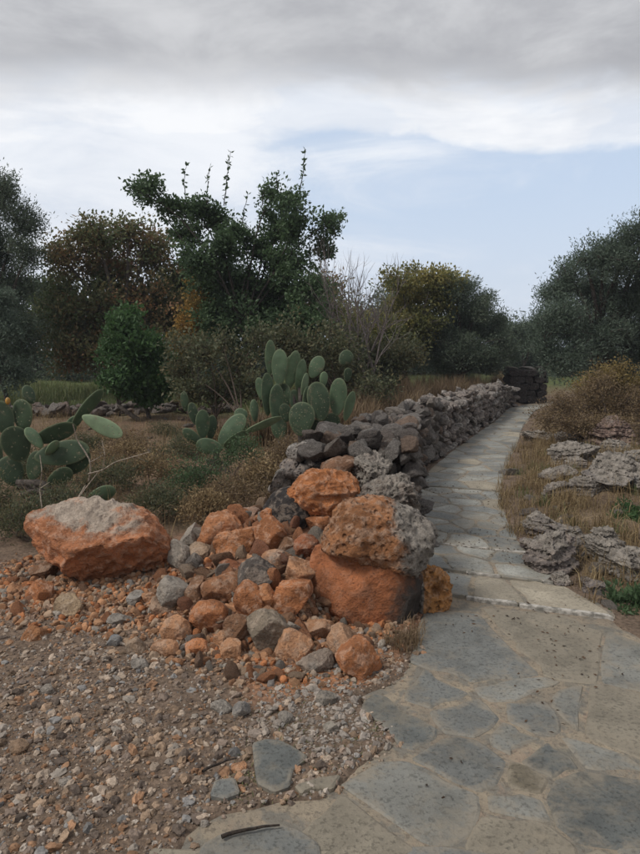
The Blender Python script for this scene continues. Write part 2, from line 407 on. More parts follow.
# rubble heap: toe line, crest height
_mx = np.array([-2.9, -2.3, -1.9, -1.2, -0.7, -0.35, -0.08, 0.08, 0.5, 0.8])
_mt = np.array([4.3, 4.2, 4.1, 3.95, 3.62, 3.32, 3.45, 3.70, 3.8, 3.9])
_mh = np.array([0.03, 0.05, 0.05, 0.07, 0.34, 0.46, 0.48, 0.42, 0.30, 0.0])
def H(x, y):
    x = np.asarray(x, float); y = np.asarray(y, float)
    tl = xL(y) - x; tr = x - xR(y)
    z = np.zeros_like(x)
    P = np.stack([x, y, np.zeros_like(x)], -1).reshape(-1, 3)
    n1 = fbm(P * 0.9, 3, 5).reshape(x.shape); n2 = fbm(P * 5.0, 3, 9).reshape(x.shape)
    # left: gravel apron, then the overgrown field behind the heap
    left = sstep(0.0, 0.5, tl)
    z = z + left * (0.012 * n2 - 0.004)
    field = sstep(4.3, 6.2, y) * sstep(0.4, 1.4, tl)
    z = z + field * (0.16 + 0.10 * n1 + 0.03 * n2)
    z = z + sstep(9, 14, y) * sstep(2, 5, tl) * 0.14
    # heap
    hc = np.interp(x, _mx, _mh); tt = np.interp(x, _mx, _mt)
    f = np.clip((y - tt) / (4.75 - tt), 0, 1)
    prof = f ** 0.9 * (1 - sstep(4.75, 5.6, y))
    z = z + hc * prof * sstep(-0.02, 0.2, tl) * (1 + 0.10 * n2)
    # right bank
    rb = sstep(0.0, 1.1, tr)
    z = z + rb * (0.16 + 0.07 * n1 + 0.03 * n2) + sstep(0.8, 3.5, tr) * sstep(4, 9, y) * 0.22
    # bed under the flagged path
    inside = np.minimum(-tl, -tr)
    z = z - 0.07 * sstep(0.03, 0.12, inside)
    # far land
    far = sstep(22, 60, np.hypot(x, y))
    z = z + far * (0.5 + 1.2 * fbm(P * 0.03, 3, 21).reshape(x.shape))
    return z
def Hs(x, y): return float(H(np.array([x]), np.array([y]))[0])
def HIT(px, py, lift=0.0, y0=1.6, y1=60):
    """where the sight line of a photo position meets the land"""
    ys = np.linspace(y0, y1, 3000); d = ray(px, py); p = EYE + d * (ys / d[1])[:, None]
    g = p[:, 2] - H(p[:, 0], p[:, 1]) - lift
    k = np.argmax(g < 0)
    return p[k] if g[k] < 0 else p[-1]

# ground sheet, fine near the camera and reaching the horizon
def axis(lo, hi, fine_lo, fine_hi, step, grow=1.12):
    a = list(np.arange(fine_lo, fine_hi, step)); s = step
    while a[-1] < hi: s *= grow; a.append(a[-1] + s)
    s = step; b_ = [a[0]]
    while b_[-1] > lo: s *= grow; b_.append(b_[-1] - s)
    return np.array(sorted(set(b_[1:] + a)))
gx = axis(-800, 800, -3.2, 4.2, 0.045); gy = axis(-400, 900, 1.2, 9.5, 0.045)
X, Y = np.meshgrid(gx, gy); Z = H(X, Y)
V = np.stack([X.ravel(), Y.ravel(), Z.ravel()], -1)
nx, ny = len(gx), len(gy)
ii, jj = np.meshgrid(np.arange(nx - 1), np.arange(ny - 1)); a0 = (jj * nx + ii).ravel()
T = np.concatenate([np.stack([a0, a0 + 1, a0 + nx + 1], -1), np.stack([a0, a0 + nx + 1, a0 + nx], -1)])
x, y = V[:, 0], V[:, 1]; tl = xL(y) - x; tr = x - xR(y)
nA = fbm(V * [1.1, 1.1, 0], 4, 31); nB = fbm(V * [4, 4, 0], 3, 33)
col = np.tile([0.17, 0.122, 0.088], (len(V), 1))
def blend(col, f, c): return col * (1 - f[:, None]) + np.array(c) * f[:, None]
patch = sstep(0.55, 0.15, np.hypot((x + 0.02) / 1.2, y - 3.25) + 0.25 * nB) * (tl > 0.02)
col = blend(col, patch * 0.85, (0.36, 0.165, 0.08))
heap = np.interp(x, _mx, _mh) * ((y > np.interp(x, _mx, _mt) - 0.2) & (y < 5.4))
col = blend(col, sstep(0.02, 0.2, heap) * 0.8, (0.21, 0.10, 0.055))
field = sstep(4.7, 5.6, y) * sstep(0.2, 0.9, tl)
col = blend(col, field, (0.175, 0.115, 0.075))
col = blend(col, field * sstep(-0.1, 0.3, nB) * 0.5, (0.11, 0.095, 0.055))
col = blend(col, sstep(12.8, 14.2, y) * sstep(2, 4, tl), (0.085, 0.105, 0.035))
rbk = sstep(0.02, 0.25, tr)
col = blend(col, rbk, (0.13, 0.09, 0.06)); col = blend(col, rbk * sstep(-0.05, 0.35, nB) * 0.6, (0.19, 0.14, 0.085))
col = blend(col, sstep(24, 40, y), (0.075, 0.085, 0.04))
ground = tag(link('ground', mesh_np('ground', V, T, True, col), M['ground']), 'brown stony soil of the land around the path', 'ground', kind='structure')

# ------------------------------------------------------------------ flagged path
rows = np.concatenate([np.arange(-4, 1.5, 0.25), np.arange(1.5, 12.5, 0.05), np.arange(12.5, 23, 0.2)])
cols_t = np.linspace(0, 1, 15)
YY = np.repeat(rows[:, None], 15, 1); XX = xL(YY) + cols_t[None] * (xR(YY) - xL(YY))
PP = np.stack([XX.ravel(), YY.ravel(), np.zeros(XX.size)], -1)
ed = np.minimum(cols_t, 1 - cols_t)
PP[:, 0] += np.repeat((ed == 0)[None], len(rows), 0).ravel() * fbm(PP * 4.1, 4, 3) * 0.11
ZZ = pz(qof(PP[:, 0], PP[:, 1]) - 0.06) + 0.003 * fbm(PP * 9, 3, 41) - 0.010 * np.repeat((ed == 0)[None], len(rows), 0).ravel()
PP[:, 2] = ZZ
nc = 15; ii, jj = np.meshgrid(np.arange(nc - 1), np.arange(len(rows) - 1)); a0 = (jj * nc + ii).ravel()
T = np.concatenate([np.stack([a0, a0 + 1, a0 + nc + 1], -1), np.stack([a0, a0 + nc + 1, a0 + nc], -1)])
path = tag(link('path', mesh_np('path', PP, T, True), M['mortar']), 'mortared bed of the flagged footpath', 'path', kind='structure')

rng = np.random.default_rng(7)
def flag_mesh(poly, z_fn, thick=0.03, proud=0.0045, jit=0.009, round_=True):
    """poly: world xy outline (counter-clockwise or not) -> slab with chamfered, uneven edge"""
    P = np.array(poly, float)
    area = 0.5 * np.sum(P[:, 0] * np.roll(P[:, 1], -1) - P[:, 1] * np.roll(P[:, 0], -1))
    if area < 0: P = P[::-1]
    out = []
    for i in range(len(P)):
        a, b_ = P[i], P[(i + 1) % len(P)]; L = np.linalg.norm(b_ - a)
        k = 1 + int(L > 0.12) + int(L > 0.3)
        for s in range(k):
            q_ = a + (b_ - a) * s / k
            out.append(q_ + rng.normal(0, jit * (1.0 if s else 0.4), 2))
    P = np.array(out)
    if round_: P = np.concatenate([[0.88 * P[i] + 0.12 * P[(i + 1) % len(P)], 0.12 * P[i] + 0.88 * P[(i + 1) % len(P)]] for i in range(len(P))])
    c = P.mean(0); k = len(P)
    inn = c + (P - c) * (1 - 0.010 / np.maximum(np.linalg.norm(P - c, axis=1), 0.05))[:, None]
    def zz(p, o): return z_fn(p[:, 0], p[:, 1]) + o
    tz = zz(inn, proud) + rng.normal(0, 0.0012, k); ez = zz(P, proud - 0.005); bz = zz(P, -thick)
    cz = zz(c[None], proud + 0.0015)
    cen = np.array([c[0], c[1], float(cz[0])])
    V = np.concatenate([[cen], np.column_stack([inn, tz]), np.column_stack([P, ez]), np.column_stack([P, bz])])
    T = []
    for i in range(k):
        j = (i + 1) % k
        T.append((0, 1 + i, 1 + j))
        T += [(1 + i, 1 + k + i, 1 + k + j), (1 + i, 1 + k + j, 1 + j)]
        T += [(1 + k + i, 1 + 2 * k + i, 1 + 2 * k + j), (1 + k + i, 1 + 2 * k + j, 1 + k + j)]
    return mesh_np('flagstone', V - cen, T, False, None, {'rim': np.concatenate([[0.0], np.full(3 * k, 1.0)])}), cen
def add_flag(poly, color, z_fn=lambda x, y: pz(qof(x, y)), **k):
    me, cen = flag_mesh(poly, z_fn, **k)
    return link('flagstone', me, M['flag'], path, cen, None, color)
G1, G2, G3, TAN, BRN = (0.15, 0.153, 0.143), (0.19, 0.188, 0.168), (0.11, 0.116, 0.11), (0.225, 0.198, 0.152), (0.165, 0.14, 0.10)
fore = [
 (G3, [(345,708),(378,692),(395,704),(420,718),(437,730),(433,742),(410,750),(400,746),(384,735),(368,722)]),
 (G2, [(353,797),(378,781),(406,764),(440,782),(487,815),(470,832),(441,850),(400,828)]),
 (TAN, [(351,803),(398,833),(424,849),(418,868),(300,868),(320,838)]),
 (G1, [(421,759),(436,748),(455,738),(484,753),(502,770),(492,786),(466,791)]),
 (G1, [(427,713),(465,698),(491,708),(484,726),(465,734),(435,727)]),
 (G1, [(513,711),(521,698),(537,693),(552,707),(552,726),(537,737),(520,731)]),
 (G3, [(516,750),(537,742),(568,761),(583,775),(566,780),(532,765)]),
 (BRN, [(511,766),(529,768),(549,785),(536,795),(515,788)]),
 (G3, [(555,790),(580,776),(607,771),(645,781),(675,810),(665,850),(620,862),(590,848),(557,824)]),
 (G2, [(496,798),(530,798),(546,803),(543,818),(520,822),(497,812)]),
 (G2, [(560,697),(592,690),(596,713),(577,736),(561,727)]),
 (TAN, [(603,692),(660,690),(690,740),(645,765),(603,747),(598,722)]),
 (G2, [(572,742),(596,749),(636,770),(608,766),(588,769),(577,758)]),
 (TAN, [(492,826),(520,829),(548,831),(573,850),(570,875),(480,880),(452,856)]),
 (G1, [(440,622),(490,626),(522,648),(525,669),(500,683),(455,681),(430,662)]),
 (TAN, [(500,619),(556,624),(600,641),(599,674),(560,685),(532,666),(527,645)]),
 (G2, [(606,637),(690,664),(700,688),(612,684),(605,660)]),
 (G1, [(406,691),(424,668),(450,686),(468,694),(442,704),(425,710),(402,703)]),
 (G2, [(474,690),(500,687),(528,673),(553,686),(530,690),(513,698),(506,712)]),
 (G2, [(491,733),(508,722),(517,735),(533,740),(512,747),(505,762)]),
 (G1, [(650,690),(760,700),(790,760),(700,790),(650,776),(690,745)]),
 (G2, [(580,856),(620,866),(665,856),(720,870),(720,920),(600,930)]),
 (G1, [(426,852),(440,856),(478,884),(470,930),(400,930)]),
]
# flags behind and beside the camera, seen only from other spots: a loose paving
def clip_poly(P, nrm, d):
    out = []
    for i in range(len(P)):
        a, b_ = P[i], P[(i + 1) % len(P)]; da, db = a @ nrm - d, b_ @ nrm - d
        if da <= 0: out.append(a)
        if (da < 0 < db) or (db < 0 < da): out.append(a + (b_ - a) * da / (da - db))
    return out
# the near flags fit together: each outline grown until it meets its neighbours
fp_ = [np.array([GP(a, b_)[:2] for a, b_ in pl]) for _, pl in fore]
fc_ = [p.mean(0) for p in fp_]; fr_ = [math.sqrt(abs(np.sum(p[:, 0] * np.roll(p[:, 1], -1) - p[:, 1] * np.roll(p[:, 0], -1))) / 2 / math.pi) for p in fp_]
for i, (colr, _) in enumerate(fore):
    P = [p for p in fc_[i] + (fp_[i] - fc_[i]) * (1.04 if i in (0, 17) else 1.42)]
    for j in range(len(fore)):
        if j == i: continue
        nrm = fc_[j] - fc_[i]; L = np.linalg.norm(nrm)
        if L > 1.6: continue
        nrm = nrm / L; P = clip_poly(P, nrm, nrm @ (fc_[i] + fc_[j]) / 2 + (fr_[i] ** 2 - fr_[j] ** 2) / (2 * L) - 0.009)
        if len(P) < 3: break
    if len(P) < 3: continue
    P = np.array(P)
    keep = [k for k in range(len(P)) if np.linalg.norm(P[k] - P[k - 1]) > 0.025]; P = P[keep]
    P[:, 0] = np.maximum(P[:, 0], xL(P[:, 1]) + 0.01)
    qq = qof(P[:, 0], P[:, 1]); P[:, 1] -= np.maximum(0, qq - 3.955)
    f_ = 0.85 + 0.3 * rng.random()
    if len(P) >= 3: add_flag(P, tuple(c_ * f_ for c_ in colr), proud=0.005, jit=0.013)
def voronoi_rect(s, lo, hi, gap):
    cells = []
    for i, p in enumerate(s):
        P = [np.array([lo[0], lo[1]]), np.array([hi[0], lo[1]]), np.array([hi[0], hi[1]]), np.array([lo[0], hi[1]])]
        d2 = np.sum((s - p) ** 2, 1)
        for j in np.argsort(d2)[1:14]:
            nrm = s[j] - p; L = np.linalg.norm(nrm); nrm = nrm / L
            P = clip_poly(P, nrm, nrm @ ((p + s[j]) / 2) - gap / 2)
            if len(P) < 3: break
        if len(P) >= 3: cells.append(np.array(P))
    return cells
def jit_grid(lo, hi, cell):
    a = max(1, round((hi[0] - lo[0]) / cell[0])); b_ = max(1, round((hi[1] - lo[1]) / cell[1]))
    s = []
    for j in range(b_):
        for i in range(a):
            s.append([lo[0] + (i + 0.5 + (0.25 if j % 2 else -0.25) + rng.uniform(-.42, .42)) * (hi[0] - lo[0]) / a, lo[1] + (j + 0.5 + rng.uniform(-.42, .42)) * (hi[1] - lo[1]) / b_])
    return np.clip(np.array(s), np.array(lo) + 0.03, np.array(hi) - 0.03)
def to_world(q, t):
    x = xL(q) + t * (xR(q) - xL(q)); y = q
    for _ in range(12):
        y = q - 0.4 * (x - 1.2); x = xL(y) + t * (xR(y) - xL(y))
    return x, y
secs = list(zip(STEPS, STEPS[1:] + [21.0]))
for s0, s1 in secs:
    wid = 1.0
    sd_ = jit_grid((0.0, s0 + 0.09), (wid, s1 - 0.012), (0.29, 0.30 if s0 < 7 else 0.42))
    for cpoly in voronoi_rect(sd_, (0.02, s0 + 0.036), (wid - 0.02, s1 - 0.012), 0.024):
        xs, ys = to_world(cpoly[:, 1], cpoly[:, 0])
        pal = [G1, G2, G2, G1, TAN, G3][rng.integers(6)]; f_ = 1.15 + 0.6 * rng.random()  # flags past the first step coloured paler to paint in glancing skylight
        zc = float(pz(np.mean(cpoly[:, 1])))
        add_flag(np.column_stack([xs, ys]), tuple(c_ * f_ for c_ in pal), jit=0.008)
for lo, hi in (((-0.55, 0.2), (2.3, 1.95)),):
    for cpoly in voronoi_rect(jit_grid(lo, hi, (0.42, 0.38)), lo, hi, 0.03):
        f_ = 0.9 + 0.3 * rng.random()
        add_flag(cpoly, tuple(c_ * f_ for c_ in [G1, G2, TAN][rng.integers(3)]))
# pale-coloured edge stones of the shallow steps
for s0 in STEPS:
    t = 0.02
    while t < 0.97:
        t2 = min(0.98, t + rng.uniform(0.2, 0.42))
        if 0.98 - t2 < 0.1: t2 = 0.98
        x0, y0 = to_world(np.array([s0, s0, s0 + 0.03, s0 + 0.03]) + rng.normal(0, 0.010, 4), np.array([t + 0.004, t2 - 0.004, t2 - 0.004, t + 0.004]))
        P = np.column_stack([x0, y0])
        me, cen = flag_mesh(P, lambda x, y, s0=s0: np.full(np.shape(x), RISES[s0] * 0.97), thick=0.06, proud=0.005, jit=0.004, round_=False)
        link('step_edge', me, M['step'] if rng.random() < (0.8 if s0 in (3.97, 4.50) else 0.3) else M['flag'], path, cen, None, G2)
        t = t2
# lone flags sunk in the gravel beside the path
lone = [
 ('grey lichened flagstone with a tan rim lying alone in the gravel', G3, [(252,745),(266,741),(282,743),(308,759),(292,772),(290,789),(275,795),(256,786)]),
 ('small grey flagstone sunk in the gravel left of the lone lichened flag', G1, [(212,783),(236,780),(241,797),(226,802),(211,799)]),
 ('narrow tan flagstone between the lone flag and the path edge', TAN, [(295,789),(315,781),(340,778),(333,791),(300,797)]),
 ('grey flagstone at the bottom edge with a dark stick across it', G1, [(203,848),(222,836),(276,825),(296,832),(318,846),(322,872),(195,872)]),
]
for lab, c_, pl in lone:
    P = [GP(a, b_)[:2] for a, b_ in pl]
    zf = lambda x, y: np.full(np.shape(x), 0.012)
    me, cen = flag_mesh(P, zf, thick=0.05, proud=0.004)
    tag(link('flagstone', me, M['flag'], None, cen, None, c_), lab, 'flagstone')

# ------------------------------------------------------------------ rocks
def rock_arrays(seed, dims, sub=4, chops=9, frac=(0.62, 0.93), rough=0.05, fine=0.018, pits=0.0, profile=None, planes=None, weather=0.0, wtop=0.0, wdir=None, holes=None, soot=None, strata=0.0):
    """half-size dims; profile: outline points (x, z) in metres round the centre; planes: extra breaks (normal, offset)"""
    r = np.random.default_rng(seed)
    V, T = ico(sub); V = V.copy(); dims = np.array(dims, float); U = V.copy()
    if profile is not None:
        pr = np.array(profile, float); th = np.arctan2(pr[:, 1], pr[:, 0]); rr = np.hypot(pr[:, 0], pr[:, 1])
        o = np.argsort(th); th, rr = th[o], rr[o]
        th = np.concatenate([th - 2 * np.pi, th, th + 2 * np.pi]); rr = np.tile(rr, 3)
        a = np.arctan2(V[:, 2], V[:, 0]); R_ = np.interp(a, th, rr)
        k = np.hypot(V[:, 0], V[:, 2]); kk = np.clip(k, 1e-6, 1) ** 0.62 / np.maximum(k, 1e-6)
        V = np.column_stack([V[:, 0] * R_ * kk, V[:, 1] * dims[1], V[:, 2] * R_ * kk])
    else: V = V * dims
    size = float(dims.mean())
    un = V / np.linalg.norm(V, axis=1)[:, None]; V = V * (1 + 0.10 * fbm(un * 1.3 + seed * 1.7, 2, seed + 40))[:, None]
    pl = [(np.array(n_, float) / np.linalg.norm(n_), d_) for n_, d_ in (planes or [])]
    for _ in range(chops):
        n_ = r.normal(size=3); n_ /= np.linalg.norm(n_)
        pl.append((n_, np.sqrt(np.sum((dims * n_) ** 2)) * r.uniform(*frac)))
    for n_, d_ in pl:
        e = V @ n_ - d_; V = V - np.outer(np.where(e > 0, e * 0.985, 0), n_)
    nrm = U / dims; nrm /= np.linalg.norm(nrm, axis=1)[:, None]
    s = V / size
    V = V + nrm * (rough * size * fbm(s * 1.6 + seed, 4, seed))[:, None]
    rg = 1 - np.abs(fbm(s * 3.4 + seed * 2, 4, seed + 3))
    V = V + nrm * (fine * size * (2 * (rg ** 3) - 1 + 0.8 * fbm(s * 9 + seed, 3, seed + 5)))[:, None]
    if strata:
        zz_ = V[:, 2] / size * 5.5 + 0.5 * fbm(s * 1.2 + seed, 2, seed + 31)
        la = vnoise(np.column_stack([np.floor(zz_) * 7.3 + 0.5 + seed, zz_ * 0, zz_ * 0]), seed + 7); fr = zz_ - np.floor(zz_)
        V[:, :2] *= (1 + strata * (la - 0.9 * sstep(0.75, 1.0, fr)))[:, None]
    if pits:
        pn = fbm(s * 5.5 + 3.3 * seed, 2, seed + 11); V = V - nrm * (pits * size * sstep(0.12, 0.5, pn))[:, None]
        pn = fbm(s * 11 + 1.3 * seed, 2, seed + 13); V = V - nrm * (0.5 * pits * size * sstep(0.1, 0.45, pn))[:, None]
    for hc, hr, hd in (holes or []):
        d = np.linalg.norm(V - np.array(hc), axis=1); V = V - nrm * (hd * (1 - sstep(0.3 * hr, hr, d)))[:, None]
    w = np.full(len(V), weather)
    if wtop: w = w + wtop * sstep(0.15, 1.0, nrm[:, 2] + 0.25 * fbm(s * 1.5 + seed, 3, seed + 23))
    if wdir is not None: w = w + sstep(wdir[1], wdir[2], (V / dims) @ (np.array(wdir[0]) / np.linalg.norm(wdir[0])))
    so = np.zeros(len(V)) if soot is None else sstep(soot[1], soot[2], (V / dims) @ (np.array(soot[0]) / np.linalg.norm(soot[0])))
    return V, T, w, so
def rock_mesh(name, *a, **k):
    V, T, w, so = rock_arrays(*a, **k); return mesh_np(name, V, T, True, None, {'weather': w, 'soot': so})

OR, OR2, ORD, TN, GY, GYD, BR = (0.43, 0.175, 0.075), (0.43, 0.225, 0.12), (0.27, 0.105, 0.052), (0.33, 0.23, 0.155), (0.285, 0.25, 0.21), (0.125, 0.108, 0.095), (0.235, 0.125, 0.07)

# --- the big boulders, each with its own outline (photo outline -> metres at the rock's distance)
def hero(name, label, cx_, cy_, y, outline, depth, color, seed, mat='stone', sub=6, cat='rock', rot=(0, 0, 0), group=None, **k):
    c = PT(cx_, cy_, y); s = PXS(y)
    g_ = 1.06 if sub == 6 else 1.16
    pr = [((a - cx_) * s * g_, (cy_ - b_) * s * g_) for a, b_ in outline]
    ex = np.array(pr); dims = (np.ptp(ex[:, 0]) / 2, depth, np.ptp(ex[:, 1]) / 2)
    me = rock_mesh(name, seed, dims, sub=sub, profile=pr, **k)
    return tag(link(name, me, M[mat], None, c, rot, color), label, cat, group)
hero('boulder', 'long orange boulder with a pale weathered top at the left of the rubble heap', 101, 543, 4.45,
     [(27,522),(36,512),(55,506),(76,502),(105,504),(128,508),(148,518),(163,533),(173,549),(169,565),(157,586),(130,584),(100,577),(82,572),(66,560),(48,551),(34,541),(27,531)],
     0.33, (0.43, 0.175, 0.082), 11, mat='boulder', cat='boulder', chops=3, frac=(0.9, 0.98), rough=0.05, fine=0.05, wtop=0.75,
     planes=[((0.30, -0.85, -0.55), 0.19), ((-0.6, -0.85, -0.2), 0.30), ((0.02, -0.58, 0.82), 0.185)])
hero('boulder', 'massive square orange block at the end of the wall, its right side dark', 368, 590, 3.92,
     [(317,548),(340,543),(372,548),(405,556),(417,575),(416,600),(420,626),(408,636),(380,634),(350,628),(326,620),(316,600),(313,570)],
     0.27, (0.37, 0.138, 0.06), 22, mat='smooth', cat='boulder', chops=3, frac=(0.86, 0.97), rough=0.05, fine=0.016, weather=-0.1, wdir=((1, 0.25, 0.05), 0.78, 1.1), soot=((0.9, -0.3, -0.35), 0.2, 0.95),  # colour turns near black towards the lower right
     planes=[((0.12, -1.0, 0.12), 0.225), ((-0.75, -0.7, 0.05), 0.30), ((0.75, -0.55, -0.2), 0.30), ((0.1, -0.65, -0.75), 0.285)])
hero('boulder', 'rounded pitted boulder on the orange block, orange left half and grey lichened right half', 379, 535, 3.97,
     [(322,545),(326,528),(338,514),(358,502),(378,500),(398,508),(420,518),(432,533),(435,552),(428,566),(410,571),(388,570),(365,562),(340,553)],
     0.27, (0.32, 0.145, 0.065), 33, mat='pitted', cat='boulder', chops=5, frac=(0.82, 0.96), rough=0.09, fine=0.05, pits=0.03, weather=0.06, wdir=((1, -0.1, 0.15), 0.05, 0.75))
hero('boulder', 'bright orange boulder perched on top of the heap beside the wall', 323, 493, 4.6,
     [(287,492),(292,481),(303,473),(320,471),(337,473),(352,477),(361,488),(359,499),(350,509),(335,514),(315,515),(298,507)],
     0.2, (0.46, 0.18, 0.07), 44, cat='boulder', chops=6, frac=(0.78, 0.95), rough=0.10, fine=0.05, pits=0.03)
hero('rock', 'yellow-orange rock with a dark round hole at the right foot of the block', 430, 594, 3.98,
     [(412,580),(420,568),(432,566),(443,571),(449,586),(449,602),(444,615),(432,623),(420,622),(413,606)],
     0.15, (0.44, 0.21, 0.075), 55, mat='pitted', chops=4, frac=(0.85, 0.96), rough=0.1, fine=0.06, pits=0.09, wdir=((-1, 0, 0), 0.35, 0.7), holes=[((0.02, -0.13, 0.07), 0.05, 0.07)])
hero('rock', 'grey weathered stone with a knobbly crust behind the split boulder', 388, 498, 4.55,
     [(357,508),(362,492),(375,482),(392,477),(408,478),(417,488),(419,503),(410,517),(392,523),(370,520)],
     0.22, (0.20, 0.165, 0.14), 66, mat='pitted', chops=5, rough=0.13, fine=0.09, pits=0.09, weather=0.6)
hero('rock', 'pale crusted grey stone topping the wall end behind the orange boulder', 372, 470, 5.1,
     [(350,474),(356,460),(370,455),(384,458),(393,470),(390,481),(372,486),(356,484)],
     0.2, (0.25, 0.21, 0.19), 77, mat='pitted', chops=4, rough=0.13, fine=0.09, pits=0.08, weather=0.75)
hero('rock', 'flat brown-orange slab lying on the wall end behind the orange boulder', 338, 467, 5.15,
     [(321,469),(328,460),(342,456),(355,458),(356,468),(348,476),(330,477)],
     0.17, (0.27, 0.145, 0.085), 88, chops=6, rough=0.06, weather=0.22)
hero('rock', 'large bright orange rock lying behind at the top of the heap', 221, 531, 4.6,
     [(194,535),(200,522),(216,515),(232,515),(244,520),(247,535),(240,547),(215,550),(199,545)],
     0.17, (0.45, 0.195, 0.09), 99, sub=5, chops=7, rough=0.08, fine=0.035)
hero('rock', 'lumpy bright orange rock in the middle of the heap top', 236, 547, 4.36,
     [(213,540),(222,528),(240,526),(255,529),(259,541),(254,556),(243,565),(228,564),(217,557)],
     0.15, (0.46, 0.19, 0.08), 101, sub=5, chops=7, rough=0.10, fine=0.05, pits=0.03)
hero('rock', 'near-black rock filling the dark void below the perched orange boulder', 286, 512, 4.62,
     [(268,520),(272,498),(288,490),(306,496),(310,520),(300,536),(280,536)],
     0.2, (0.035, 0.031, 0.03), 111, sub=5, chops=7, rough=0.08, weather=-0.6)  # near-black colour paints in the darkness of the void

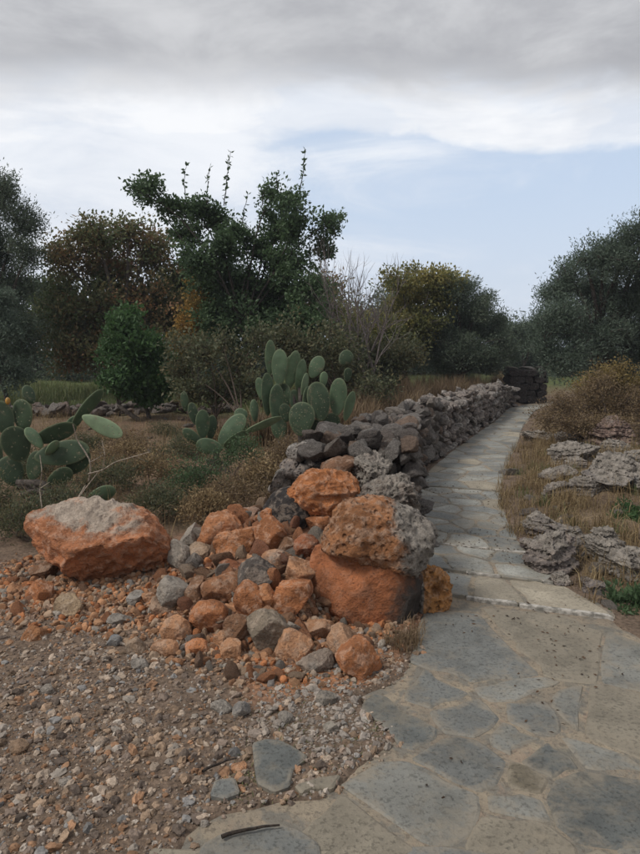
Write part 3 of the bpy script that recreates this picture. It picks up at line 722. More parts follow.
# --- stones of the heap that can be told apart: (px, py, width px, height px, colour, weather, tilt deg, label)
named = [
 (274,537,32,34,OR,0.1,12,'angular orange rock right of the lumpy bright orange rock'),
 (192,541,20,32,GY,0.5,-32,'pointed grey slab leaning against the orange rocks of the heap'),
 (181,556,20,32,GY,0.35,8,'rough grey stone beside the right end of the long boulder'),
 (196,566,14,24,GYD,0.5,30,'narrow dark grey slab leaning below the pointed grey slab'),
 (173,595,27,36,GY,0.6,5,'pale grey faceted stone below the right end of the long boulder'),
 (197,591,20,28,BR,0.3,0,'brown square stone between the pale grey stone and the tan-orange one'),
 (222,590,37,33,(0.36,0.17,0.085),0.2,-10,'tan-orange six-sided stone in the middle of the heap'),
 (257,575,32,31,GYD,0.1,-8,'dark charcoal grey stone in the middle of the heap'),
 (277,562,28,22,OR2,0.4,-6,'small tan stone sitting above the charcoal grey stone'),
 (300,573,29,34,OR2,0.1,10,'knobbly orange-brown stone left of the square orange block'),
 (306,548,22,22,ORD,0.1,0,'dark brown stone in the gap above the knobbly orange-brown stone'),
 (319,524,29,26,OR,0.0,-20,'small deep orange wedge under the perched orange boulder'),
 (208,620,38,34,OR,0.05,-8,'angular deep orange rock at the left of the heap front'),
 (237,632,24,37,BR,0.1,-6,'upright dark brown stone left of the grey wedge'),
 (267,632,42,36,(0.26,0.21,0.155),0.45,-22,'large grey-tan wedge at the front of the heap'),
 (250,603,26,38,OR,0.0,14,'upright orange wedge left of the tan egg-shaped stone'),
 (266,599,27,23,(0.45,0.20,0.09),0.1,0,'small tan-orange egg-shaped stone in the middle of the heap'),
 (291,598,38,44,OR,0.05,-16,'large slanting orange stone left of the square orange block'),
 (295,648,37,28,OR2,0.1,-24,'orange slab tilted at the foot of the heap'),
 (342,643,36,32,(0.38,0.22,0.13),0.35,24,'tan-and-grey faceted stone below the square orange block'),
 (359,662,40,40,OR,0.1,14,'bright orange stone lying lowest under the square orange block'),
 (316,632,33,24,OR2,0.35,18,'orange-grey stone below the slanting orange stone'),
 (287,629,28,18,GY,0.55,20,'small grey slab behind the orange tilted slab'),
 (315,663,34,25,(0.24,0.19,0.15),0.35,20,'dull grey-brown stone at the toe of the heap'),
 (230,651,22,22,OR2,0.1,0,'small orange stone below the upright dark brown stone'),
 (222,641,18,16,OR2,0.2,10,'small tan-orange chip beside the upright brown stone'),
 (198,648,24,15,OR,0.15,8,'flat orange stone at the left toe of the heap'),
 (176,632,26,26,OR2,0.2,-12,'orange cracked stone below the pale grey faceted stone'),
 (166,650,26,16,OR2,0.2,0,'rounded orange stone at the left toe among the small rubble'),
 (200,552,26,14,TN,0.25,-14,'flat tan stone below the large orange rocks'),
 (268,516,22,15,OR,0.1,0,'small orange stone at the top edge of the heap'),
 (250,513,20,13,(0.34,0.22,0.16),0.4,0,'pale pinkish stone at the back edge of the heap'),
 (286,548,18,18,BR,0.2,0,'reddish brown stone behind the small tan stone'),
 (232,566,26,12,ORD,0.1,-8,'thin dark orange stone below the lumpy orange rock'),
 (209,608,18,12,BR,0.3,0,'small brown stone above the angular deep orange rock'),
 (40,593,24,27,OR,0.0,0,'round orange stone under the left end of the long boulder'),
 (44,571,25,21,BR,0.15,12,'brown stone wedged under the left tip of the long boulder'),
 (71,607,28,22,(0.36,0.26,0.165),0.3,-6,'square tan stone in front of the long boulder'),
 (34,634,22,17,(0.36,0.17,0.08),0.2,0,'orange-brown stone in the gravel at far left'),
 (17,590,16,14,OR2,0.3,0,'small tan-orange stone at the left picture edge'),
 (119,620,25,10,(0.36,0.345,0.33),0.85,4,'long pale grey pebble below the long boulder'),
 (135,600,15,18,(0.33,0.31,0.29),0.7,-30,'small pale grey stone standing below the long boulder'),
 (150,598,17,14,OR2,0.2,0,'small tan-orange stone below the middle of the long boulder'),
 (160,607,24,17,(0.33,0.22,0.15),0.4,-10,'brownish tan stone left of the pale grey faceted stone'),
 (115,642,13,12,(0.24,0.25,0.26),0.6,0,'small blue-grey pebble below the long pale pebble'),
 (140,664,22,11,(0.36,0.37,0.37),0.85,-18,'flat pale bluish stone lying on the gravel'),
 (136,648,20,17,TN,0.3,0,'tan stone above the flat pale bluish stone'),
 (104,572,18,14,BR,0.2,0,'brown stone in the shade under the long boulder'),
 (222,707,21,11,(0.42,0.39,0.36),0.9,0,'smooth whitish oval pebble on the gravel in front of the heap'),
 (241,711,17,16,(0.19,0.20,0.215),0.7,0,'round blue-grey stone beside the whitish oval pebble'),
 (285,718,15,10,(0.40,0.36,0.33),0.85,-10,'pale pebble on the gravel right of the blue-grey stone'),
 (21,747,20,12,(0.30,0.20,0.13),0.3,0,'tan stone half buried in the gravel at the left edge'),
 (65,783,14,8,(0.40,0.34,0.28),0.7,0,'small pale tan pebble in the lower left gravel'),
 (240,768,18,12,OR2,0.2,0,'orange-tan stone beside the lone lichened flagstone'),
 (204,824,9,6,(0.55,0.54,0.52),1.0,0,'bright white pebble by the bottom flagstone'),
 (326,700,20,16,(0.28,0.25,0.21),0.6,0,'greyish stone in the gravel left of the dark corner flag'),
 (428,668,18,13,(0.28,0.19,0.13),0.3,0,'brown stone lying on the path below the holed rock'),
 (330,728,16,12,(0.30,0.27,0.22),0.6,0,'grey pebble in the gravel wedge beside the path'),
 (100,742,14,10,(0.36,0.27,0.2),0.5,0,'pale brown pebble in the middle of the left gravel'),
 (48,690,14,10,GY,0.6,0,'grey pebble in the left gravel below the orange-brown stone'),
]
protos = [rock_mesh('rubble', 300 + i, (1.15, 0.62 + 0.08 * (i % 5), 0.45 + 0.09 * (i % 4)), sub=4, chops=12, frac=(0.5, 0.95), rough=0.07, fine=0.03, weather=0.1 * (i % 5)) for i in range(18)]
rngs = np.random.default_rng(12)
def unit_rock(name, seed, dims, color, weather, rot, loc, mat='stone', sub=5, chops=11, fine=0.026):
    me = rock_mesh(name, seed, dims, sub=sub, chops=chops, frac=(0.55, 0.93), rough=0.07, fine=fine, weather=weather - 0.08, wtop=0.0)
    return link(name, me, M[mat], None, loc, rot, color)
for i, (px_, py_, w_, h_, c_, we, tilt, lab) in enumerate(named):
    hit = HIT(px_, py_ + 0.15 * h_)
    s = PXS(hit[1]); w2, h2 = w_ * s * 0.64, h_ * s * 0.64
    dep = 0.55 * (w2 + h2) * rngs.uniform(0.75, 1.05)
    p = PT(px_, py_, hit[1] - dep * 0.25)
    o = unit_rock('stone', 500 + i, (w2, dep, h2), c_, we, (rngs.uniform(-.15, .15), -math.radians(tilt), rngs.uniform(-.25, .25)), p)
    tag(o, lab, 'stone', None)

# --- small loose rubble between and in front of them: copies of a few broken shapes
def scatter_rubble(n, region, size, pal, label, group, seed, sink=0.25):
    r = np.random.default_rng(seed); k = 0
    while k < n:
        x = r.uniform(region[0], region[1]); y = r.uniform(region[2], region[3])
        if not region[4](x, y): continue
        s = size[0] + (size[1] - size[0]) * r.random() ** 2; f0 = pal[r.integers(len(pal))]
        o = link('rubble_stone', protos[r.integers(len(protos))], M['small_stone'], None, (x, y, Hs(x, y) + s * (0.5 - sink)), r.uniform(0, 6.28, 3), f0)
        o.scale = (s * r.uniform(.8, 1.2), s * r.uniform(.8, 1.2), s * r.uniform(.55, .95))
        f_ = r.uniform(0.75, 1.2); o.color = (o.color[0] * f_, o.color[1] * f_, o.color[2] * f_, 1)
        cw = 'orange' if f0[0] > 2.3 * f0[1] else 'tan orange' if f0[0] > 1.75 * f0[1] else 'tan' if f0[0] > 1.38 * f0[1] else 'grey'
        tag(o, 'small ' + (cw if f0[0] > 0.24 or cw == 'grey' else 'dark brown') + ' ' + label(x, y), 'stone', group); k += 1
def on_heap(x, y): return np.interp(x, _mx, _mt) + 0.02 < y < 4.75 and -0.85 < x < 0.25 and xL(y) - x > 0.08
def front(x, y): t_ = np.interp(x, _mx, _mt); return t_ - 0.25 < y < t_ + 0.55 and x < -0.5 and x > -2.1
scatter_rubble(150, (-0.9, 0.3, 3.2, 4.8, on_heap), (0.045, 0.115), [OR, OR2, OR, ORD, TN, BR, GY], lambda x, y: 'stone packed in the rubble heap ' + ('next to the long boulder' if x < -0.5 else 'next to the square block' if x > 0.0 else 'below the lumpy bright orange rocks'), 'small stones of the rubble heap', 5)
scatter_rubble(62, (-2.2, -0.4, 3.4, 4.7, front), (0.022, 0.065), [OR2, OR, TN, BR, GY, (0.34, 0.31, 0.28)], lambda x, y: 'stone in the scree ' + ('below the left tip of the long boulder' if x < -1.6 else 'below the middle of the long boulder' if x < -1.05 else 'below the right end of the long boulder'), 'small stones of the scree below the long boulder', 6)
def toe(x, y): t_ = np.interp(x, _mx, _mt); return max(t_ - 0.45, 3.02) < y < t_ + 0.12 and -0.75 < x < 0.36 and xL(y) - x > 0.06
scatter_rubble(86, (-0.75, 0.45, 2.9, 3.9, toe), (0.022, 0.062), [TN, OR2, OR, GY, BR, OR, (0.36, 0.32, 0.28)], lambda x, y: 'stone strewn at the toe of the rubble heap ' + ('on its left side' if x < -0.35 else 'before the grey-tan wedge' if x < 0.0 else 'below the square block'), 'stones strewn at the toe of the heap', 8)
# --- gravel too fine to count
r = np.random.default_rng(77)
def gravel(n, size, sub, seed, reg):
    r = np.random.default_rng(seed)
    V0, T0 = ico(sub); Vs, Ts, Cs = [], [], []
    yy = reg[2] + (reg[3] - reg[2]) * r.random(n * 4); xx = r.uniform(reg[0], reg[1], n * 4)
    tl = xL(yy) - xx; ok = ((tl > -0.02) | ((tl > -0.10) & (r.random(n * 4) < 0.22))) & (np.abs(xx) < 0.62 * yy + 0.3) & (yy < np.interp(xx, _mx, _mt) + 0.55)
    dens = fbm(np.column_stack([xx * 2, yy * 2, xx * 0]), 3, 55); ok &= r.random(n * 4) < 0.75 + 0.8 * dens
    xx, yy = xx[ok][:n], yy[ok][:n]; k = len(xx)
    s = size[0] + (size[1] - size[0]) * r.random(k) ** 2.2
    zz = np.where(xL(yy) - xx > 0.0, H(xx, yy), np.maximum(H(xx, yy), pz(qof(xx, yy)) - 0.004)) + s * 0.12
    pal = np.array([(0.27, 0.19, 0.13), (0.33, 0.26, 0.20), (0.19, 0.145, 0.115), (0.33, 0.285, 0.24), (0.27, 0.155, 0.09), (0.21, 0.20, 0.19), (0.13, 0.10, 0.08)])
    pc = pal[r.choice(7, k, p=[.24, .2, .2, .1, .1, .08, .08])] * r.uniform(0.6, 1.35, (k, 1))
    near_heap = sstep(0.5, 0.0, np.interp(xx, _mx, _mt) - yy); pc = pc * (1 - 0.35 * near_heap[:, None]) + np.array((0.33, 0.15, 0.07)) * 0.35 * near_heap[:, None]
    wedge = sstep(0.42, 0.2, np.hypot(xx - 0.02, yy - 2.72)) * (r.random(k) < 0.8)
    pc = pc * (1 - 0.7 * wedge[:, None]) + np.array((0.34, 0.305, 0.27)) * r.uniform(.6, 1.1, (k, 1)) * 0.7 * wedge[:, None]
    nv = len(V0)
    A = r.normal(size=(k, 3, 3)); Q, _ = np.linalg.qr(A)
    sc = s[:, None, None] * np.stack([r.uniform(.7, 1.3, k), r.uniform(.7, 1.2, k), r.uniform(.45, .9, k)], -1)[:, None, :]
    base = V0[None] * (1 + 0.22 * r.normal(size=(k, nv, 1)).clip(-1.5, 1.5))
    W = np.einsum('kij,kvj->kvi', Q, base * sc)
    W[:, :, 2] *= 0.8
    W += np.stack([xx, yy, zz], -1)[:, None]
    return W.reshape(-1, 3), (T0[None] + (np.arange(k) * nv)[:, None, None]).reshape(-1, 3), np.repeat(pc, nv, 0)
def fines(n, seed):
    r = np.random.default_rng(seed); V0, T0 = ico(2); nv = len(V0)
    xx = r.uniform(-2.3, 0.45, n * 8); yy = r.uniform(3.0, 4.8, n * 8); t_ = np.interp(xx, _mx, _mt)
    fr_ = yy - t_; okk = (fr_ > -0.45) & (xL(yy) - xx > 0.05) & (r.random(n * 8) < np.clip(1.0 - np.abs(fr_ - 0.1) * 1.5, 0.06, 1))
    xx, yy = xx[okk][:n], yy[okk][:n]; k = len(xx); s = 0.008 + 0.026 * r.random(k) ** 2
    pal = np.array([OR, OR2, TN, (0.36, 0.20, 0.11), BR, GY, (0.33, 0.24, 0.17)]); pc = pal[r.choice(7, k, p=[.16, .22, .18, .18, .1, .08, .08])] * r.uniform(.6, 1.1, (k, 1))
    Q, _ = np.linalg.qr(r.normal(size=(k, 3, 3))); base = np.repeat(V0[None], k, 0)
    for _ in range(5):
        nn = r.normal(size=(k, 3)); nn /= np.linalg.norm(nn, axis=1)[:, None]
        e = np.einsum('kvi,ki->kv', base, nn) - r.uniform(.4, .8, k)[:, None]; base = base - np.where(e > 0, e, 0)[..., None] * nn[:, None]
    W = np.einsum('kij,kvj->kvi', Q, base * s[:, None, None] * np.stack([r.uniform(.8, 1.4, k), r.uniform(.7, 1.2, k), r.uniform(.5, .9, k)], -1)[:, None])
    W += np.stack([xx, yy, H(xx, yy) + s * 0.25], -1)[:, None]
    return W.reshape(-1, 3), (T0[None] + (np.arange(k) * nv)[:, None, None]).reshape(-1, 3), np.repeat(pc, nv, 0)
fv, ft, fc = fines(3600, 4)
tag(link('rubble_chips', mesh_np('rubble_chips', fv, ft, False, fc), M['gravel']), 'orange and tan stone chips filling the heap and the scree before it', 'stone chips', kind='stuff')
parts = [gravel(22000, (0.0035, 0.011), 1, 1, (-3.2, 0.6, 1.2, 4.7)), gravel(4600, (0.009, 0.026), 2, 2, (-3.2, 0.6, 1.2, 4.7))]
off = 0; Vs, Ts, Cs = [], [], []
for v_, t_, c_ in parts: Vs.append(v_); Ts.append(t_ + off); Cs.append(c_); off += len(v_)
tag(link('gravel', mesh_np('gravel', np.concatenate(Vs), np.concatenate(Ts), False, np.concatenate(Cs)), M['gravel']), 'brown and grey gravel strewn over the ground left of the path', 'gravel', kind='stuff')

# ------------------------------------------------------------------ dry-stone wall along the left of the path
wy = np.linspace(5.15, 18.6, 400); wx = xL(wy) - 0.05
ws = np.concatenate([[0], np.cumsum(np.hypot(np.diff(wx), np.diff(wy)))])
def wall_pt(s, u, z):
    y = np.interp(s, ws, wy); x = np.interp(s, ws, wx); e = 0.05
    tx = np.interp(s + e, ws, wx) - np.interp(s - e, ws, wx); ty = np.interp(s + e, ws, wy) - np.interp(s - e, ws, wy)
    L = math.hypot(tx, ty) or 1; tx, ty = tx / L, ty / L
    return np.array([x - ty * u, y + tx * u, z]), math.atan2(ty, tx)
def wall_h(s): return 0.80 - 0.014 * s + 0.05 * math.sin(s * 1.7) + 0.03 * math.sin(s * 4.1 + 1) + 0.06 * math.exp(-((s - 1.4) / 0.9) ** 2)
def wall_t(s): return 0.62 + 0.42 * math.exp(-(s / 1.3) ** 2)
wall = empty('dry_stone_wall', wall_pt(0.2, 0.4, 0)[0], 'low grey dry-stone wall curving away along the left side of the path', 'wall')
bpy.context.view_layer.update()
winv = np.array(wall.location)
wprotos = [rock_mesh('wall_stone', 700 + i, (1.0, 0.85, 0.8), sub=4, chops=14, frac=(0.45, 0.85), rough=0.10, fine=0.05, pits=0.05, weather=0.12 + 0.15 * (i % 5)) for i in range(14)]
wlow = [rock_arrays(740 + i, (1.0, 0.9, 0.85), sub=3, chops=12, frac=(0.45, 0.85), rough=0.12, fine=0.06)[0] for i in range(14)]
wpal = [(0.21, 0.175, 0.155), (0.165, 0.145, 0.135), (0.27, 0.235, 0.205), (0.12, 0.108, 0.102), (0.25, 0.175, 0.13), (0.23, 0.21, 0.195)]
r = np.random.default_rng(3); spots = []
total = ws[-1]
def add_course(u_fn, s0, s1, z, cell):
    s = s0
    while s < s1:
        w = cell * r.uniform(0.6, 1.45); spots.append((s + w / 2, u_fn(s), z + r.normal(0, 0.012), w)); s += w * 0.9
for k in range(7):                                    # face towards the path
    z0 = 0.05 + 0.115 * k
    s = 0.0
    while s < total:
        w = 0.24 * r.uniform(0.5, 1.6)
        if z0 < wall_h(s) - 0.04: spots.append((s + w / 2, 0.06 + 0.012 * k + r.normal(0, 0.035), z0 + r.normal(0, 0.015), w, 0.075))
        s += w * 0.88
s = 0.0
while s < total:                                      # coping and top fill
    t_ = wall_t(s); u = 0.1
    while u < t_ - 0.02:
        w = 0.22 * r.uniform(0.6, 1.5); spots.append((s + r.uniform(-.06, .06), u, wall_h(s) - 0.03 + r.normal(0, 0.04), w * r.uniform(.7, 1.4), 0.08)); u += w * 0.8
    s += 0.185
for k in range(7):                                    # end towards the heap
    z0 = 0.05 + 0.115 * k; u = 0.0
    while u < wall_t(0) + 0.05:
        w = 0.2 * r.uniform(0.6, 1.4)
        if z0 < wall_h(0.2) - 0.04: spots.append((0.02 + 0.02 * k, u + w / 2, z0, w, 0.075))
        u += w * 0.88
for k in range(6):                                    # face towards the field
    z0 = 0.12 + 0.12 * k; s = 0.0
    while s < total:
        w = 0.26 * r.uniform(0.6, 1.4)
        if z0 < wall_h(s) - 0.05: spots.append((s + w / 2, wall_t(s) - 0.02 - 0.015 * k, z0, w, 0.085))
        s += w * 0.9
def vis(sp):  # the stones that show largest: near ones of the path face, the end and the top
    back = sp[1] > wall_t(sp[0]) - 0.12 and sp[2] < wall_h(sp[0]) - 0.1
    return sp[0] + (30 if back else 0)
spots.sort(key=vis)
bV, bT, bW, off = [], [], [], 0
for i, (s, u, z, w, hh) in enumerate(spots):
    p, a = wall_pt(s, u, z)
    rz = a + r.normal(0, 0.25) + (math.pi if r.random() < .5 else 0)
    if i < 298:
        o = link('stone', wprotos[r.integers(14)], M['wall'], wall, p - winv, (r.normal(0, .35), r.normal(0, .35), rz), wpal[r.integers(6)])
        o.scale = (w * 0.6, 0.14 * r.uniform(.7, 1.3), hh * r.uniform(0.8, 1.7))
        f_ = r.uniform(.75, 1.25); o.color = (o.color[0] * f_, o.color[1] * f_, o.color[2] * f_, 1)
    else:
        V0, T0 = ico(3)
        Vr = wlow[r.integers(14)] * [w * 0.6, 0.14 * r.uniform(.7, 1.3), hh * r.uniform(0.8, 1.6)]
        R_ = np.array(Euler((r.normal(0, .35), r.normal(0, .35), rz)).to_matrix())
        bV.append(Vr @ R_.T + p - winv); bT.append(T0 + off); bW.append(np.full(len(V0), r.uniform(-0.1, 0.95))); off += len(V0)
fill = link('stone_fill', mesh_np('stone_fill', np.concatenate(bV), np.concatenate(bT), True, None, {'weather': np.concatenate(bW)}), M['wall'], wall, None, None, (0.19, 0.165, 0.15)); fill['kind'] = 'stuff'
# dark inner mesh added to stop light showing through the wall
cs = np.linspace(0.12, total - 0.1, 60); ring = []
for s in cs:
    t_ = wall_t(s); h_ = wall_h(s) - 0.1
    ring.append([wall_pt(s, 0.13, -0.1)[0], wall_pt(s, 0.17, h_)[0], wall_pt(s, t_ - 0.17, h_)[0], wall_pt(s, t_ - 0.1, -0.1)[0]])
ring = np.array(ring) - winv; Vc = ring.reshape(-1, 3); Tc = []
for i in range(len(cs) - 1):
    for j in range(4):
        a, b_, c_, d_ = i * 4 + j, i * 4 + (j + 1) % 4, (i + 1) * 4 + (j + 1) % 4, (i + 1) * 4 + j
        Tc += [(a, b_, c_), (a, c_, d_)]
for e in (0, (len(cs) - 1) * 4): Tc += [(e, e + 1, e + 2), (e, e + 2, e + 3)]
link('wall_light_block', mesh_np('wall_light_block', Vc, Tc, False, np.tile([0.06, 0.05, 0.045], (len(Vc), 1))), M['ground'], wall)

# dark square-cut wall end where the path bends at the back
y_ = 20.0; bc = PT(524, 405, y_); gz = Hs(bc[0], bc[1])
bl = empty('stone_wall_end', (bc[0], bc[1], gz), 'dark squared masonry wall end with a pale cap stone where the path bends', 'wall')
r = np.random.default_rng(8)
bprotos = [rock_mesh('squared_stone', 780 + i, (1.0, 1.0, 1.0), sub=4, chops=2, frac=(0.85, 0.95), rough=0.04, fine=0.03, planes=[((1, 0, 0), .7), ((-1, 0, 0), .7), ((0, -1, 0), .7), ((0, 0, 1), .7), ((0, 0, -1), .7)]) for i in range(4)]
for k in range(5):
    u = -0.58
    while u < 0.56:
        w = r.uniform(0.2, 0.42)
        w = min(w, 0.6 - u)
        o = link('stone', bprotos[r.integers(4)], M['pitted'], bl, (u + w / 2, 0.0 + 0.1 * (u + .6), 0.1 + 0.2 * k), (r.normal(0, .08), r.normal(0, .08), r.normal(0, .1)), (0.06, 0.054, 0.056))
        o.scale = (w * 0.74, 0.4, 0.148); u += w
for i_, (u, w, c_) in enumerate(((-0.38, 0.26, (0.34, 0.28, 0.22)), (0.1, 0.3, (0.14, 0.12, 0.11)), (0.45, 0.2, (0.10, 0.09, 0.09)))):
    o = link('cap_stone', wprotos[i_ + 3], M['stone'], bl, (u, 0.03, 1.04), (0, 0.05, 0.1), c_); o.scale = (w, 0.3, 0.09)

# low tumbled wall across the field at the left
fw = empty('rubble_wall', (-3.2, 13.5, Hs(-3.2, 13.5)), 'low tumbled line of pale stones across the field behind the cactus', 'wall')
r = np.random.default_rng(18); base = np.array(fw.location)
for i in range(190):
    px_ = r.uniform(-60, 232); y_ = 13.3 + r.normal(0, 0.22) + 0.004 * (px_ - 80)
    x_ = (px_ - 320) / F * y_ * 1.0; s = r.uniform(0.07, 0.17)
    hz = abs(r.normal(0, 0.09)) * (1.1 if px_ < 150 else 0.7)
    o = link('stone', wprotos[r.integers(14)], M['pitted'], fw, np.array([x_, y_, Hs(x_, y_) + hz + 0.03]) - base, (r.normal(0, .3), r.normal(0, .3), r.uniform(0, 6.28)), [(0.22, 0.19, 0.17), (0.17, 0.14, 0.125), (0.25, 0.19, 0.16)][r.integers(3)])
    o.scale = (s * 1.25, s, s * 0.62)

# limestone outcrop on the right bank: (px, py, w, h, colour, weather, tilt, label)
outcrop = [
 (542,437,30,11,(0.27,0.23,0.19),0.5,-6,'thin flat pale slab at the path side below the brown shrub'),
 (568,438,22,11,(0.15,0.13,0.12),0.45,0,'dark flat slab right of the thin pale slab'),
 (574,454,34,22,(0.25,0.22,0.20),0.75,10,'rough pale grey limestone lump on the right bank'),
 (611,434,33,28,(0.21,0.145,0.12),0.2,0,'reddish brown rounded boulder under the brown shrub'),
 (616,449,32,13,(0.29,0.27,0.245),0.8,-4,'pale flat-topped slab before the reddish boulder'),
 (612,475,44,36,(0.25,0.225,0.205),0.65,-14,'largest pale ribbed limestone block on the right bank'),
 (588,487,34,17,(0.22,0.195,0.18),0.6,6,'ragged grey shelf at the left of the largest block'),
 (558,477,30,14,(0.18,0.15,0.14),0.55,12,'layered grey slab beside the dry grass, upper one'),
 (556,491,27,14,(0.16,0.135,0.13),0.5,14,'layered grey slab beside the dry grass, lower one'),
 (636,478,24,24,(0.22,0.21,0.20),0.6,0,'grey boulder at the right picture edge beside the largest block'),
 (638,459,24,13,(0.25,0.22,0.20),0.7,0,'small pale block above the boulder at the right edge'),
 (538,525,30,20,(0.19,0.165,0.16),0.6,-8,'knobbly grey rock at the path edge above the dark shelf'),
 (571,537,42,15,(0.14,0.125,0.125),0.45,-6,'dark overhanging shelf rock on the right bank'),
 (546,554,38,40,(0.195,0.165,0.15),0.5,10,'large ragged dark grey rock at the path edge'),
 (560,523,12,9,(0.30,0.23,0.14),0.2,0,'little yellow-tan stone behind the dark shelf'),
 (558,579,20,13,(0.22,0.185,0.175),0.55,0,'small pinkish grey rock at the step beside the path'),
 (606,548,26,32,(0.23,0.215,0.20),0.7,0,'pale upright rock below the green tuft on the right'),
 (627,564,42,25,(0.24,0.225,0.21),0.75,-6,'pale overhanging slab above the green plant on the right'),
 (592,585,20,14,(0.15,0.13,0.125),0.4,0,'small dark rock left of the pale overhanging slab'),
 (530,545,14,14,(0.16,0.13,0.125),0.5,0,'small dark grey stone at the path edge by the ragged dark rock'),
 (577,463,20,10,(0.2,0.17,0.15),0.5,0,'low brown-grey stone in front of the pale lump'),
]
for i, (px_, py_, w_, h_, c_, we, tilt, lab) in enumerate(outcrop):
    hit = HIT(px_, py_ + 0.35 * h_); s = PXS(hit[1]); w2, h2 = w_ * s * 0.78, h_ * s * 0.72
    dep = 0.62 * (w2 + h2); p = PT(px_, py_ + 1, hit[1] + dep * 0.1)
    big = w_ > 25
    me = rock_mesh('rock', 900 + i, (w2, dep, h2), sub=6 if big else 5, chops=13, frac=(0.5, 0.86), rough=0.12, fine=0.06, pits=0.04, weather=we - 0.15, wtop=0.3, strata=0.16)
    tag(link('rock', me, M['pitted'], None, p, (0, -math.radians(tilt), 0.2 * math.sin(i * 3.1)), c_), lab, 'rock')

# ------------------------------------------------------------------ plants: helpers
def tube_arr(P, R, sides=5):
    P = np.asarray(P, float); k = len(P); R = np.asarray(R, float)
    t = np.gradient(P, axis=0); t /= np.maximum(np.linalg.norm(t, axis=1), 1e-9)[:, None]
    up = np.where(np.abs(t[:, 2:3]) > 0.9, np.array([[1.0, 0, 0]]), np.array([[0, 0, 1.0]]))
    a = np.cross(t, up); a /= np.maximum(np.linalg.norm(a, axis=1), 1e-9)[:, None]; b_ = np.cross(t, a)
    an = np.arange(sides) * 2 * np.pi / sides
    V = P[:, None] + R[:, None, None] * (np.cos(an)[None, :, None] * a[:, None] + np.sin(an)[None, :, None] * b_[:, None])
    V = V.reshape(-1, 3); T = []
    for i in range(k - 1):
        for j in range(sides):
            q0, q1, q2, q3 = i * sides + j, i * sides + (j + 1) % sides, (i + 1) * sides + (j + 1) % sides, (i + 1) * sides + j
            T += [(q0, q1, q2), (q0, q2, q3)]
    return V, np.array(T)
class Acc:
    def __init__(s): s.V, s.T, s.A, s.n = [], [], [], 0
    def add(s, V, T, A=None):
        s.V.append(V); s.T.append(np.asarray(T) + s.n); s.n += len(V)
        if A is not None: s.A.append(A)
    def mesh(s, name, smooth=False, key=None):
        return mesh_np(name, np.concatenate(s.V), np.concatenate(s.T), smooth, None, {key: np.concatenate(s.A)} if key else None)
def leaves_arr(P, D, L, W, tone, r):
    """folded rhombic leaves: base P, direction D, length L, width W"""
    k = len(P); D = D / np.maximum(np.linalg.norm(D, axis=1), 1e-9)[:, None]
    s = np.cross(D, r.normal(size=(k, 3))); s /= np.maximum(np.linalg.norm(s, axis=1), 1e-9)[:, None]
    nrm = np.cross(D, s); L = np.broadcast_to(L, k)[:, None]; W = np.broadcast_to(W, k)[:, None]
    mid = P + D * L * 0.45 + nrm * L * 0.04; tip = P + D * L - nrm * L * 0.08
    V = np.stack([P, mid + s * W / 2, tip, mid - s * W / 2], 1).reshape(-1, 3)
    i = np.arange(k)[:, None] * 4
    T = np.concatenate([i + [0, 1, 2], i + [0, 2, 3]]).astype(np.int32)
    return V, T, np.repeat(tone, 4)
def bez(a, b_, c, n=6):
    t = np.linspace(0, 1, n)[:, None]; return (1 - t) ** 2 * a + 2 * t * (1 - t) * b_ + t * t * c

